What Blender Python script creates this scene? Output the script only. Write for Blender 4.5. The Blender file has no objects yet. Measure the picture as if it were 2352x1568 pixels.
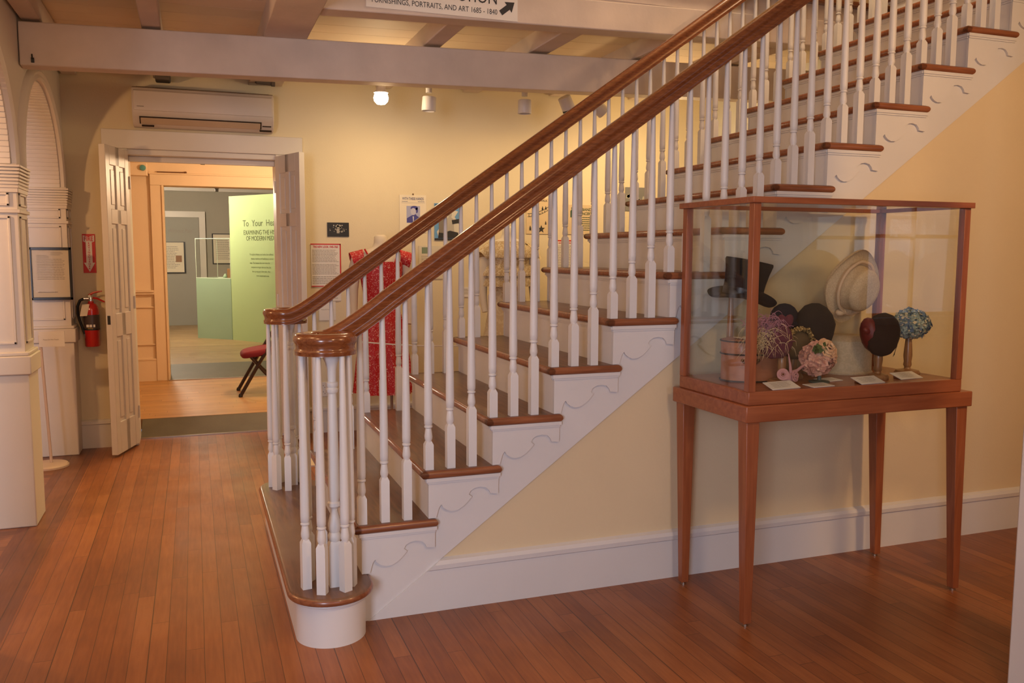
import bpy, math, random
from mathutils import Vector, Matrix, noise
random.seed(7)
S = bpy.context.scene
COL = S.collection
PI = math.pi
# ------------------------------------------------------------------ camera
cam = bpy.data.objects.new('camera', bpy.data.cameras.new('camera'))
COL.objects.link(cam)
CAMP = Vector((-0.2995, -3.1822, 1.4054))
yaw, pitch, roll = 0.3525, -0.1015, 0.0027
fw = Vector((math.sin(yaw)*math.cos(pitch), math.cos(yaw)*math.cos(pitch), math.sin(pitch)))
rt = Vector((math.cos(yaw), -math.sin(yaw), 0)); up = rt.cross(fw)
r2 = rt*math.cos(roll)+up*math.sin(roll); u2 = -rt*math.sin(roll)+up*math.cos(roll)
m = Matrix((r2, u2, -fw)).transposed().to_4x4(); m.translation = CAMP
cam.matrix_world = m
cam.data.sensor_width = 36; cam.data.lens = 1978.755/2352*36
cam.data.clip_start = 0.05; cam.data.clip_end = 100
S.camera = cam
# ------------------------------------------------------------------ world and exposure
w = bpy.data.worlds.new('world'); S.world = w; w.use_nodes = True
w.node_tree.nodes['Background'].inputs[0].default_value = (0.62, 0.75, 1.0, 1)
w.node_tree.nodes['Background'].inputs[1].default_value = 0.35
S.view_settings.view_transform = 'Standard'; S.view_settings.look = 'None'
S.view_settings.exposure = -0.55; S.view_settings.gamma = 1; S.view_settings.use_curve_mapping = False

def light(name, kind, loc, energy, col, target=None, size=.1, spot=60, blend=.5, sy=None):
    d = bpy.data.lights.new(name, kind); d.energy = energy; d.color = col
    if kind == 'AREA':
        d.size = size
        if sy: d.shape = 'RECTANGLE'; d.size_y = sy
    else: d.shadow_soft_size = size
    if kind == 'SPOT': d.spot_size = math.radians(spot); d.spot_blend = blend
    o = bpy.data.objects.new(name, d); COL.objects.link(o); o.location = loc
    if target: o.rotation_euler = (Vector(target)-Vector(loc)).to_track_quat('-Z', 'Y').to_euler()
    return o
WARM = (1.0, .60, .28); WARM2 = (1.0, .69, .36); COOL = (.74, .80, 1.0)
# daylight through the windows behind the camera
light('window_daylight', 'AREA', (-2.2, -5.25, 1.6), 215, COOL, (-1.9, 0, 1.2), 1.1, sy=1.7)
light('window_daylight', 'AREA', (.9, -5.25, 1.6), 28, COOL, (.9, 0, 1.35), 1.1, sy=1.7)
light('window_daylight', 'AREA', (6.9, -5.25, 1.6), 5, COOL, (6.9, 0, 1.4), 1.3, sy=1.7)
# incandescent ceiling lamps of the front room, then two added fills
light('ceiling_lamp', 'SPOT', (3.0, -2.4, 2.68), 150, WARM, (2.3, 0, 1.3), .12, 130, .9)
light('ceiling_lamp', 'SPOT', (1.1, -2.7, 2.68), 80, WARM, (1.2, .3, .2), .12, 140, .9)
light('ceiling_lamp', 'SPOT', (-.9, -1.2, 2.68), 26, WARM, (-.7, .6, 0), .12, 140, .9)
light('ceiling_fill', 'POINT', (-.8, -.3, 2.36), 15, WARM, None, .12)  # unseen fill without a fixture, added to brighten the ceiling boards
light('ceiling_fill', 'POINT', (3.4, -2.9, 2.2), 30, WARM, None, .12)  # second added fill for ceiling and room, out of view
# track lamps washing the rear wall, and an added fill at its right
for x, tx, e in ((.94, .8, 14), (1.28, 1.3, 11), (2.0, 1.9, 16), (2.34, 2.7, 19), (2.62, 3.3, 20)):
    light('track_lamp', 'SPOT', (x, 2.78, 2.36), e, WARM2, (tx, 3.62, 1.5), .05, 125, 1.0)
light('track_lamp', 'POINT', (.94, 2.72, 2.38), 7, WARM2, None, .05)
light('track_lamp', 'SPOT', (-.25, 2.9, 2.6), 215, (1, .68, .24), (-.32, 2.1, 0), .06, 66, .9)
light('rear_fill', 'POINT', (3.3, 2.9, 2.2), 22, WARM2, None, .08)  # added fill light, brightens the dim right end behind the stairs
# room through the arches, hall and green exhibition room
light('side_room_lamp', 'POINT', (-2.1, 1.35, 1.95), 75, (1, .55, .24), None, .05)
light('hall_lamp', 'POINT', (.75, 5.0, 2.1), 95, (1, .70, .42), None, .1)
light('gallery_lamp', 'SPOT', (.2, 8.2, 2.55), 46, (1, .86, .55), (.75, 9.3, 1.75), .05, 75, .9)
light('gallery_lamp', 'POINT', (-.9, 9.6, 2.3), 200, (1, .84, .64), None, .2)
light('upstairs_lamp', 'POINT', (3.0, .7, 4.6), 120, (1, .75, .5), None, .2)

# ------------------------------------------------------------------ materials
MATS = {}
def mat(name, col, rough=.5, metal=0, spec=.5, coat=0, emis=None, es=0):
    if name in MATS: return MATS[name]
    M = bpy.data.materials.new(name); M.use_nodes = True
    b = M.node_tree.nodes['Principled BSDF']
    b.inputs['Base Color'].default_value = (*col, 1); b.inputs['Roughness'].default_value = rough
    b.inputs['Metallic'].default_value = metal; b.inputs['Specular IOR Level'].default_value = spec
    b.inputs['Coat Weight'].default_value = coat; b.inputs['Coat Roughness'].default_value = .12
    if emis: b.inputs['Emission Color'].default_value = (*emis, 1); b.inputs['Emission Strength'].default_value = es
    MATS[name] = M; return M
def N(M, t, **k):
    n = M.node_tree.nodes.new(t)
    for a, v in k.items(): setattr(n, a, v)
    return n
def L(M, a, b): M.node_tree.links.new(a, b)
def mathn(M, op, a, b=None):
    n = N(M, 'ShaderNodeMath', operation=op)
    for i, v in enumerate((a, b)):
        if v is None: continue
        if isinstance(v, (int, float)): n.inputs[i].default_value = v
        else: L(M, v, n.inputs[i])
    return n.outputs[0]
def ramp(M, fac, stops):
    r = N(M, 'ShaderNodeValToRGB'); L(M, fac, r.inputs[0]); e = r.color_ramp.elements
    while len(e) < len(stops): e.new(.5)
    for i, (p, c) in enumerate(stops): e[i].position = p; e[i].color = (*c, 1)
    return r.outputs[0]
def paint(name, col, var=.06, scale=3, bump=.15, rough=.55, bs=60):
    M = mat(name, col, rough); b = M.node_tree.nodes['Principled BSDF']
    tc = N(M, 'ShaderNodeTexCoord'); n = N(M, 'ShaderNodeTexNoise'); n.inputs['Scale'].default_value = scale; n.inputs['Detail'].default_value = 4
    L(M, tc.outputs['Object'], n.inputs['Vector'])
    a = tuple(c*(1-var) for c in col); c2 = tuple(min(1, c*(1+var*.6)) for c in col)
    L(M, ramp(M, n.outputs[0], [(.3, a), (.7, c2)]), b.inputs['Base Color'])
    n2 = N(M, 'ShaderNodeTexNoise'); n2.inputs['Scale'].default_value = bs; L(M, tc.outputs['Object'], n2.inputs['Vector'])
    bp = N(M, 'ShaderNodeBump'); bp.inputs['Strength'].default_value = bump; bp.inputs['Distance'].default_value = .002
    L(M, n2.outputs[0], bp.inputs['Height']); L(M, bp.outputs[0], b.inputs['Normal']); return M
def wood(name, dark, light_, axis='X', scale=6, rough=.35, coat=.3, stretch=14, worn=None):
    M = mat(name, dark, rough, coat=coat); b = M.node_tree.nodes['Principled BSDF']
    tc = N(M, 'ShaderNodeTexCoord'); mp = N(M, 'ShaderNodeMapping')
    sc = {'X': (1, stretch, stretch), 'Y': (stretch, 1, stretch), 'Z': (stretch, stretch, 1)}[axis]
    mp.inputs['Scale'].default_value = sc; L(M, tc.outputs['Object'], mp.inputs[0])
    n = N(M, 'ShaderNodeTexNoise'); n.inputs['Scale'].default_value = scale; n.inputs['Detail'].default_value = 6; n.inputs['Distortion'].default_value = .6
    L(M, mp.outputs[0], n.inputs['Vector'])
    c = ramp(M, n.outputs[0], [(.32, dark), (.68, light_)])
    if worn:
        n3 = N(M, 'ShaderNodeTexNoise'); n3.inputs['Scale'].default_value = 2.2; n3.inputs['Detail'].default_value = 5; L(M, tc.outputs['Object'], n3.inputs['Vector'])
        mx = N(M, 'ShaderNodeMix', data_type='RGBA'); L(M, ramp(M, n3.outputs[0], [(.45, (0, 0, 0)), (.7, (1, 1, 1))]), mx.inputs[0])
        L(M, c, mx.inputs[6]); mx.inputs[7].default_value = (*worn, 1); c = mx.outputs[2]
    L(M, c, b.inputs['Base Color'])
    bp = N(M, 'ShaderNodeBump'); bp.inputs['Strength'].default_value = .12; bp.inputs['Distance'].default_value = .001
    L(M, n.outputs[0], bp.inputs['Height']); L(M, bp.outputs[0], b.inputs['Normal']); return M
def planks(name, cols, axis='X', width=.062, length=1.1, rough=.34, gap=(.05, .022, .01), patch=True):
    """strip flooring: axis = direction across the strips"""
    M = mat(name, cols[0], rough, coat=.05); b = M.node_tree.nodes['Principled BSDF']
    tc = N(M, 'ShaderNodeTexCoord'); sp = N(M, 'ShaderNodeSeparateXYZ'); L(M, tc.outputs['Object'], sp.inputs[0])
    A, B = (sp.outputs[0], sp.outputs[1]) if axis == 'X' else (sp.outputs[1], sp.outputs[0])
    u = mathn(M, 'DIVIDE', A, width); row = mathn(M, 'FLOOR', u); fu = mathn(M, 'FRACT', u)
    wn = N(M, 'ShaderNodeTexWhiteNoise', noise_dimensions='1D'); L(M, row, wn.inputs['W'])
    v = mathn(M, 'ADD', mathn(M, 'DIVIDE', B, length), mathn(M, 'MULTIPLY', wn.outputs[0], 9.7))
    cell = mathn(M, 'FLOOR', v); fv = mathn(M, 'FRACT', v)
    cb = N(M, 'ShaderNodeCombineXYZ'); L(M, row, cb.inputs[0]); L(M, cell, cb.inputs[1])
    w2 = N(M, 'ShaderNodeTexWhiteNoise', noise_dimensions='3D'); L(M, cb.outputs[0], w2.inputs['Vector'])
    mp = N(M, 'ShaderNodeMapping'); mp.inputs['Scale'].default_value = (26, 2, 1) if axis == 'X' else (2, 26, 1)
    L(M, tc.outputs['Object'], mp.inputs[0]); ad = N(M, 'ShaderNodeVectorMath', operation='ADD'); L(M, mp.outputs[0], ad.inputs[0]); L(M, w2.outputs[1], ad.inputs[1])
    n = N(M, 'ShaderNodeTexNoise'); n.inputs['Scale'].default_value = 3; n.inputs['Detail'].default_value = 6; L(M, ad.outputs[0], n.inputs['Vector'])
    f = mathn(M, 'ADD', mathn(M, 'MULTIPLY', w2.outputs[0], .36), mathn(M, 'MULTIPLY', n.outputs[0], .64))
    if patch:
        n4 = N(M, 'ShaderNodeTexNoise'); n4.inputs['Scale'].default_value = 1.7; n4.inputs['Detail'].default_value = 5; L(M, tc.outputs['Object'], n4.inputs['Vector'])
        f = mathn(M, 'ADD', f, mathn(M, 'MULTIPLY', mathn(M, 'SUBTRACT', n4.outputs[0], .5), .9))
    c = ramp(M, f, [(.2, cols[0]), (.5, cols[1]), (.8, cols[2])])
    g1 = mathn(M, 'LESS_THAN', fu, .035); g2 = mathn(M, 'LESS_THAN', fv, .0022/length*1.0)
    # some joints open wider than others
    g3 = mathn(M, 'MULTIPLY', mathn(M, 'LESS_THAN', fu, .06), mathn(M, 'GREATER_THAN', wn.outputs[0], .8))
    g = mathn(M, 'MAXIMUM', mathn(M, 'MAXIMUM', g1, g2), g3)
    mx = N(M, 'ShaderNodeMix', data_type='RGBA'); L(M, mathn(M, 'MULTIPLY', g, .8), mx.inputs[0]); L(M, c, mx.inputs[6]); mx.inputs[7].default_value = (*gap, 1)
    L(M, mx.outputs[2], b.inputs['Base Color'])
    n5 = N(M, 'ShaderNodeTexNoise'); n5.inputs['Scale'].default_value = 4; L(M, tc.outputs['Object'], n5.inputs['Vector'])
    rr = N(M, 'ShaderNodeMapRange'); L(M, n5.outputs[0], rr.inputs[0]); rr.inputs[3].default_value = rough*.8; rr.inputs[4].default_value = rough*1.5; L(M, rr.outputs[0], b.inputs['Roughness'])
    bp = N(M, 'ShaderNodeBump', invert=True); bp.inputs['Strength'].default_value = .4; bp.inputs['Distance'].default_value = .002; L(M, g, bp.inputs['Height']); L(M, bp.outputs[0], b.inputs['Normal'])
    return M
def glassm(name, tint=(.93, .95, .9), refl=1.0):
    M = bpy.data.materials.new(name); M.use_nodes = True; nt = M.node_tree; nt.nodes.clear()
    o = N(M, 'ShaderNodeOutputMaterial'); t = N(M, 'ShaderNodeBsdfTransparent'); t.inputs[0].default_value = (*tint, 1)
    g = N(M, 'ShaderNodeBsdfGlossy'); g.inputs['Roughness'].default_value = .01; g.inputs[0].default_value = (refl, refl, refl, 1)
    f = N(M, 'ShaderNodeFresnel'); ge = N(M, 'ShaderNodeNewGeometry'); mr = N(M, 'ShaderNodeMapRange')
    L(M, ge.outputs['Backfacing'], mr.inputs[0]); mr.inputs[3].default_value = 1.45; mr.inputs[4].default_value = 1/1.45; L(M, mr.outputs[0], f.inputs[0])
    mx = N(M, 'ShaderNodeMixShader'); L(M, f.outputs[0], mx.inputs[0]); L(M, t.outputs[0], mx.inputs[1]); L(M, g.outputs[0], mx.inputs[2]); L(M, mx.outputs[0], o.inputs[0])
    MATS[name] = M; return M
def speckle(name, base, dots, scale, thr=.5, rough=.6, sheen=0):
    M = mat(name, base, rough); b = M.node_tree.nodes['Principled BSDF']
    tc = N(M, 'ShaderNodeTexCoord'); n = N(M, 'ShaderNodeTexNoise'); n.inputs['Scale'].default_value = scale; n.inputs['Detail'].default_value = 2; n.inputs['Distortion'].default_value = 1.5
    L(M, tc.outputs['Object'], n.inputs['Vector'])
    L(M, ramp(M, n.outputs[0], [(thr, base), (thr+.03, dots)]), b.inputs['Base Color']); return M

white = paint('white_paint', (.72, .70, .68), .04, 2.5, .12, .42)
trimw = paint('trim_paint', (.72, .67, .60), .04, 2.5, .1, .4)
cream = paint('cream_wall_paint', (.76, .66, .45), .05, 1.2, .35, .7, 90)
creamR = paint('stair_wall_paint', (.74, .60, .38), .05, 1.2, .35, .7, 90)
beamw = paint('beam_paint', (.66, .55, .46), .10, 4, .5, .6, 35)
arcw = paint('arcade_paint', (.72, .66, .58), .04, 2, .1, .45)
ceilm = paint('ceiling_board_paint', (.82, .68, .50), .08, 2, .2, .6)
orangew = paint('hall_wall_paint', (.80, .62, .42), .04, 1, .2, .7)
greyw = paint('grey_wall_paint', (.40, .37, .30), .04, 1, .2, .75)
greyd = paint('grey_door_paint', (.35, .34, .29), .04, 1, .2, .6)
greenw = paint('green_wall_paint', (.42, .55, .26), .03, 1, .2, .7)
greenp = paint('green_plinth_paint', (.30, .42, .28), .04, 1, .2, .7)
floorm = planks('strip_floor', [(.19, .058, .019), (.275, .089, .027), (.36, .130, .041)])
floorL = planks('side_strip_floor', [(.15, .055, .022), (.24, .088, .036), (.32, .125, .055)], axis='Y')
floorB = planks('border_strip', [(.13, .042, .022), (.19, .068, .03), (.27, .10, .045)], width=.095, length=2.5)
floorH = planks('hall_floor', [(.40, .20, .07), (.52, .28, .10), (.62, .36, .14)], axis='Y', width=.075, patch=False)
floorG = planks('gallery_floor', [(.26, .16, .07), (.36, .23, .10), (.44, .30, .14)], axis='Y', width=.075, patch=False)
railw = wood('rail_oak', (.15, .045, .015), (.25, .082, .027), 'X', 9, .22, .5, 16)
treadw = wood('tread_oak', (.10, .042, .022), (.20, .088, .042), 'Y', 5, .38, .2, 12, worn=(.22, .13, .08))
nosew = wood('nosing_oak', (.19, .062, .026), (.34, .12, .05), 'X', 5, .3, .3, 14)
casew = wood('cherry_wood', (.26, .072, .026), (.36, .112, .042), 'X', 4, .35, .2, 12)
casev = wood('cherry_wood_upright', (.26, .072, .026), (.36, .112, .042), 'Z', 4, .35, .2, 12)
turnw = wood('turned_wood', (.22, .10, .04), (.34, .17, .07), 'Z', 8, .35, .2)
rampm = paint('ramp_rubber', (.115, .105, .07), .12, 6, .3, .6)
metalm = mat('brushed_metal', (.55, .5, .42), .3, 1)
chrome = mat('chrome', (.75, .75, .75), .15, 1)
blackm = mat('black_plastic', (.012, .012, .012), .45)
blackf = mat('black_frame', (.010, .010, .012), .35)
redm = mat('extinguisher_red', (.48, .010, .008), .22, coat=.6)
signred = mat('sign_red', (.58, .02, .02), .45)
paper = paint('paper', (.80, .72, .56), .03, 6, .05, .7)
paperw = mat('white_paper', (.78, .74, .68), .7)
papery = paint('aged_paper', (.68, .53, .32), .06, 9, .05, .7)
ink = mat('ink', (.03, .03, .03), .7)
inkg = mat('grey_ink', (.33, .29, .24), .7)
inkb = mat('blue_ink', (.05, .07, .22), .7)
acw = mat('ac_plastic', (.62, .55, .47), .4)
acs = mat('ac_vent_plastic', (.50, .38, .26), .5)
lampw = mat('lamp_white', (.60, .56, .55), .45)
bulb = mat('lit_bulb', (1, 1, 1), .3, emis=(1, .85, .55), es=45)
glass = glassm('case_glass', (.982, .99, .972)); glassc = glassm('clear_acrylic', (.97, .98, .96), .9)

# ------------------------------------------------------------------ mesh builder
class MB:
    def __init__(s): s.v = []; s.f = []
    def add(s, vs, fs):
        o = len(s.v); s.v += [Vector(v) for v in vs]; s.f += [tuple(i+o for i in f) for f in fs]; return s
    def box(s, x0, x1, y0, y1, z0, z1):
        return s.add([(x, y, z) for z in (z0, z1) for y in (y0, y1) for x in (x0, x1)],
                     [(0, 2, 3, 1), (4, 5, 7, 6), (0, 1, 5, 4), (2, 6, 7, 3), (0, 4, 6, 2), (1, 3, 7, 5)])
    def obox(s, c, ax, ay, az, hx, hy, hz):
        c = Vector(c); ax, ay, az = Vector(ax).normalized(), Vector(ay).normalized(), Vector(az).normalized()
        return s.add([c+ax*hx*i+ay*hy*j+az*hz*k for k in (-1, 1) for j in (-1, 1) for i in (-1, 1)],
                     [(0, 2, 3, 1), (4, 5, 7, 6), (0, 1, 5, 4), (2, 6, 7, 3), (0, 4, 6, 2), (1, 3, 7, 5)])
    def lathe(s, prof, c=(0, 0, 0), n=20, M=None, sx=1, sy=1):
        c = Vector(c); vs = []
        for r, z in prof:
            for i in range(n):
                a = 2*PI*i/n; p = Vector((r*sx*math.cos(a), r*sy*math.sin(a), z))
                if M: p = M @ p
                vs.append(p+c)
        k = len(prof); fs = [(j*n+i, j*n+(i+1) % n, (j+1)*n+(i+1) % n, (j+1)*n+i) for j in range(k-1) for i in range(n)]
        fs.append(tuple(range(n))[::-1]); fs.append(tuple((k-1)*n+i for i in range(n)))
        return s.add(vs, fs)
    def tube(s, pts, r, n=8, cap=True):
        pts = [Vector(p) for p in pts]; rs = r if isinstance(r, (list, tuple)) else [r]*len(pts)
        vs = []; prev = None
        for i, p in enumerate(pts):
            t = (pts[min(i+1, len(pts)-1)]-pts[max(i-1, 0)]).normalized()
            if prev is None: a = t.orthogonal().normalized()
            else: a = (prev-t*prev.dot(t)).normalized()
            prev = a; b = t.cross(a)
            vs += [p+(a*math.cos(2*PI*k/n)+b*math.sin(2*PI*k/n))*rs[i] for k in range(n)]
        fs = [(j*n+i, j*n+(i+1) % n, (j+1)*n+(i+1) % n, (j+1)*n+i) for j in range(len(pts)-1) for i in range(n)]
        if cap: fs.append(tuple(range(n))[::-1]); fs.append(tuple((len(pts)-1)*n+i for i in range(n)))
        return s.add(vs, fs)
    def prism(s, poly, plane, a, b):
        """poly 2D; plane 'xy','xz','yz'; extruded from a to b on the third axis"""
        def P(p, h):
            return {'xy': (p[0], p[1], h), 'xz': (p[0], h, p[1]), 'yz': (h, p[0], p[1])}[plane]
        n = len(poly); vs = [P(p, a) for p in poly]+[P(p, b) for p in poly]
        fs = [tuple(range(n)), tuple(range(n, 2*n))[::-1]]+[(i, i+n, (i+1) % n+n, (i+1) % n) for i in range(n)]
        return s.add(vs, fs)
    def sweep(s, path, prof, ups=None, closed=False, flip=False):
        """prof: (u sideways, v up) closed loop, swept along path"""
        path = [Vector(p) for p in path]; vs = []; k = len(prof)
        for i, p in enumerate(path):
            t = (path[min(i+1, len(path)-1)]-path[max(i-1, 0)]).normalized()
            side = Vector((t.y, -t.x, 0)).normalized(); upv = side.cross(t).normalized()
            vs += [p+side*u+upv*v for u, v in prof]
        fs = [(j*k+i, j*k+(i+1) % k, (j+1)*k+(i+1) % k, (j+1)*k+i) for j in range(len(path)-1) for i in range(k)]
        fs += [tuple(range(k))[::-1], tuple((len(path)-1)*k+i for i in range(k))]
        return s.add(vs, fs)
    def slab(s, out, z0, z1, steps=5):
        """plate with a half-round edge, outline counter-clockwise"""
        r = (z1-z0)/2; n = len(out); zm = (z0+z1)/2; nor = []
        for i in range(n):
            a = Vector(out[i-1]); b = Vector(out[i]); c = Vector(out[(i+1) % n])
            e1 = (b-a).normalized(); e2 = (c-b).normalized()
            n1 = Vector((e1.y, -e1.x)); n2 = Vector((e2.y, -e2.x)); h = n1+n2; d = max(.35, 1+n1.dot(n2)); nor.append(h/d)
        vs = []; K = steps*2
        for k in range(K+1):
            th = -PI/2+PI*k/K; off = -r*(1-math.cos(th)); z = zm+r*math.sin(th)
            vs += [(out[i][0]+nor[i].x*off, out[i][1]+nor[i].y*off, z) for i in range(n)]
        fs = [(k*n+i, k*n+(i+1) % n, (k+1)*n+(i+1) % n, (k+1)*n+i) for k in range(K) for i in range(n)]
        fs += [tuple(range(n))[::-1], tuple(K*n+i for i in range(n))]
        return s.add(vs, fs)
    def loft(s, rings, cap=True):
        n = len(rings[0]); vs = [p for r in rings for p in r]
        fs = [(j*n+i, j*n+(i+1) % n, (j+1)*n+(i+1) % n, (j+1)*n+i) for j in range(len(rings)-1) for i in range(n)]
        if cap: fs += [tuple(range(n))[::-1], tuple((len(rings)-1)*n+i for i in range(n))]
        return s.add(vs, fs)
    def ball(s, c, rx, ry=None, rz=None, n=12, M=None):
        ry = ry or rx; rz = rz or rx
        prof = [(math.sin(PI*k/8) if 0 < k < 8 else .001, -math.cos(PI*k/8)) for k in range(9)]
        c = Vector(c); vs = []
        for r, z in prof:
            for i in range(n):
                a = 2*PI*i/n; p = Vector((r*rx*math.cos(a), r*ry*math.sin(a), z*rz)); p = M @ p if M else p; vs.append(p+c)
        k = 9; fs = [(j*n+i, j*n+(i+1) % n, (j+1)*n+(i+1) % n, (j+1)*n+i) for j in range(k-1) for i in range(n)]
        return s.add(vs, fs)
    def xform(s, M): s.v = [M @ v for v in s.v]; return s
    def mesh(s, name, m, ang=35, org=(0, 0, 0)):
        me = bpy.data.meshes.new(name); o = Vector(org)
        me.from_pydata([tuple(v-o) for v in s.v], [], s.f); me.materials.append(m)
        me.polygons.foreach_set('use_smooth', [True]*len(me.polygons)); me.update()
        me.set_sharp_from_angle(angle=math.radians(ang)); return me
def wloc(p):
    v = Vector((0, 0, 0))
    while p: v += p.location; p = p.parent
    return v
def obj(name, mb, m, parent=None, ang=35, org=None, bev=0, label=None):
    """links mb (world coordinates) as one mesh object; origin at org or at the parent's"""
    pw = wloc(parent); o0 = Vector(org) if org is not None else (pw if parent else Vector((0, 0, 0)))
    o = bpy.data.objects.new(name, mb.mesh(name, m, ang, o0)); COL.objects.link(o)
    if parent: o.parent = parent
    o.location = o0-pw
    if bev:
        b = o.modifiers.new('bevel', 'BEVEL'); b.width = bev; b.segments = 2; b.limit_method = 'ANGLE'; b.angle_limit = math.radians(40)
    if label: o['label'] = label
    return o
def thing(name, label, cat, loc=(0, 0, 0), group=None):
    o = bpy.data.objects.new(name, None); COL.objects.link(o); o.location = loc; o.empty_display_size = .1
    o['label'] = label; o['category'] = cat
    if group: o['group'] = group
    return o
def tag(o, label, cat, group=None):
    o['label'] = label; o['category'] = cat
    if group: o['group'] = group
    return o
def struct(name, mb, m, parent=None, bev=0, ang=35):
    o = obj(name, mb, m, parent, bev=bev, ang=ang)
    if not parent: o['kind'] = 'structure'
    return o
def text(mb, s, x, z, y, h=None, width=None, align='L', sx=1, origin=None, xdir=(1, 0, 0), updir=(0, 0, 1), bold=0, thick=.0006, shear=0):
    """lettering lying in a vertical plane, reading along xdir; h = capital height"""
    c = bpy.data.curves.new('t', 'FONT'); c.body = s; c.size = 1; c.offset = bold; c.shear = shear; c.resolution_u = 3
    ob = bpy.data.objects.new('t', c); COL.objects.link(ob)
    me = bpy.data.meshes.new_from_object(ob.evaluated_get(bpy.context.evaluated_depsgraph_get()))
    bpy.data.objects.remove(ob)
    xs = [v.co.x for v in me.vertices]; ys = [v.co.y for v in me.vertices]
    if not xs: return
    W = max(xs)-min(xs); ky = (h or .1)/.70; kx = ky*sx
    if width: kx = width/W; ky = ky if h else kx
    x0 = min(xs); off = {'L': 0, 'C': -W*kx/2, 'R': -W*kx}[align]
    X = Vector(xdir).normalized(); U = Vector(updir).normalized(); Nn = X.cross(U).normalized(); O = Vector(origin) if origin else Vector((x, y, z))
    o = len(mb.v)
    mb.v += [O+X*((v.co.x-x0)*kx+off)+U*(v.co.y*ky)+Nn*thick for v in me.vertices]
    mb.f += [tuple(i+o for i in p.vertices) for p in me.polygons]
    bpy.data.meshes.remove(me)
def bars(mb, x0, x1, ztop, zbot, n, y, th=.35, rag=.25, center=False, O=None, X=Vector((1, 0, 0))):
    """rows of tiny unreadable type drawn as broken strips"""
    dz = (ztop-zbot)/n
    for i in range(n):
        z = ztop-dz*(i+.5); w = (x1-x0)*(1-rag*random.random()); a = x0+((x1-x0)-w)/2 if center else x0; e = a+w; x = a
        while x < e-1e-6:
            ww = min(e-x, (x1-x0)*random.uniform(.04, .13)); h = dz*th/2
            if O is None: mb.add([(x, y, z-h), (x+ww*.85, y, z-h), (x+ww*.85, y, z+h), (x, y, z+h)], [(0, 1, 2, 3)])
            else:
                P = lambda a_, z_: Vector(O)+X*a_+Vector((0, 0, z_))
                mb.add([P(x, z-h), P(x+ww*.85, z-h), P(x+ww*.85, z+h), P(x, z+h)], [(0, 1, 2, 3)])
            x += ww

# ================================================================== SETTING
YB = 3.62; ZC = 2.76
struct('floor', MB().box(-1.0, 9, -5.2, 3.86, -.08, 0), floorm)
struct('floor', MB().box(-6, -1.19, -5.2, 3.62, -.08, 0), floorL)
struct('trim_1', MB().box(-1.19, -1.0, -5.2, 3.62, -.079, .0004), floorB)
# rear wall with the doorway
b = MB(); b.box(-6, -.74, YB, YB+.25, 0, 3.0); b.box(.32, 4.3, YB, YB+.25, 0, 3.0); b.box(-.74, .32, YB, YB+.25, 2.15, 3.0)
struct('wall_back', b, cream)
b = MB()
b.box(-.885, -.72, YB-.025, YB, 0, 2.14); b.box(.30, .50, YB-.025, YB, 0, 2.14); b.box(-.885, .50, YB-.03, YB, 2.14, 2.272)
b.box(-.76, -.72, YB-.01, YB+.26, 0, 2.13); b.box(.30, .34, YB-.01, YB+.26, 0, 2.13); b.box(-.76, .34, YB-.01, YB+.26, 2.10, 2.14)
b.box(-.72, .30, YB+.08, YB+.1, 2.06, 2.10); b.box(-.72, .30, YB+.14, YB+.16, 2.075, 2.10)
struct('trim_2', b, trimw, bev=.004)
def base_board(name, x0, x1, y, z=.2, m=trimw):
    b = MB(); prof = [(y, 0), (y-.02, 0), (y-.02, z-.035), (y-.03, z-.03), (y-.03, z-.012), (y-.014, z), (y, z)]
    b.prism([(p[0], p[1]) for p in prof], 'yz', x0, x1); return struct(name, b, m)
base_board('baseboard_back', -1.115, -.885, YB, .205); base_board('baseboard_back', .50, 4.13, YB, .205)
struct('wall_right', MB().box(4.13, 4.3, 1.36, YB, 0, 3.0), paint('daylight_tint_paint', (.72, .73, .70), .04, 1.2, .3, .7))  # bluish daylight on this wall is put into its paint colour
# wall below the staircase
def sk(x): return .7235*(x-.285)
wl = MB(); wl.prism([(.285, 0), (9, 0), (9, 4.2), (4.05, 4.2), (4.05, sk(4.05)), (.3, .012)], 'xz', .012, .06); struct('wall_front', wl, creamR)
wl = MB(); wl.prism([(.285, 0), (4.13, 0), (4.13, sk(4.13)), (.3, .012)], 'xz', 1.27, 1.312); struct('wall_stair_far', wl, creamR)
b = MB(); z = .212
prof = [(.012, .0), (-.004, 0), (-.004, z-.045), (-.012, z-.04), (-.014, z-.022), (-.006, z-.008), (.012, z)]
x = .285
vs = [(x+pz/.7235*1.0+.0, py, pz) for py, pz in prof]+[(9, py, pz) for py, pz in prof]; n = len(prof)
b.add(vs, [tuple(range(n))[::-1], tuple(range(n, 2*n))]+[(i, (i+1) % n, (i+1) % n+n, i+n) for i in range(n)])
struct('baseboard_front', b, white)
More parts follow.
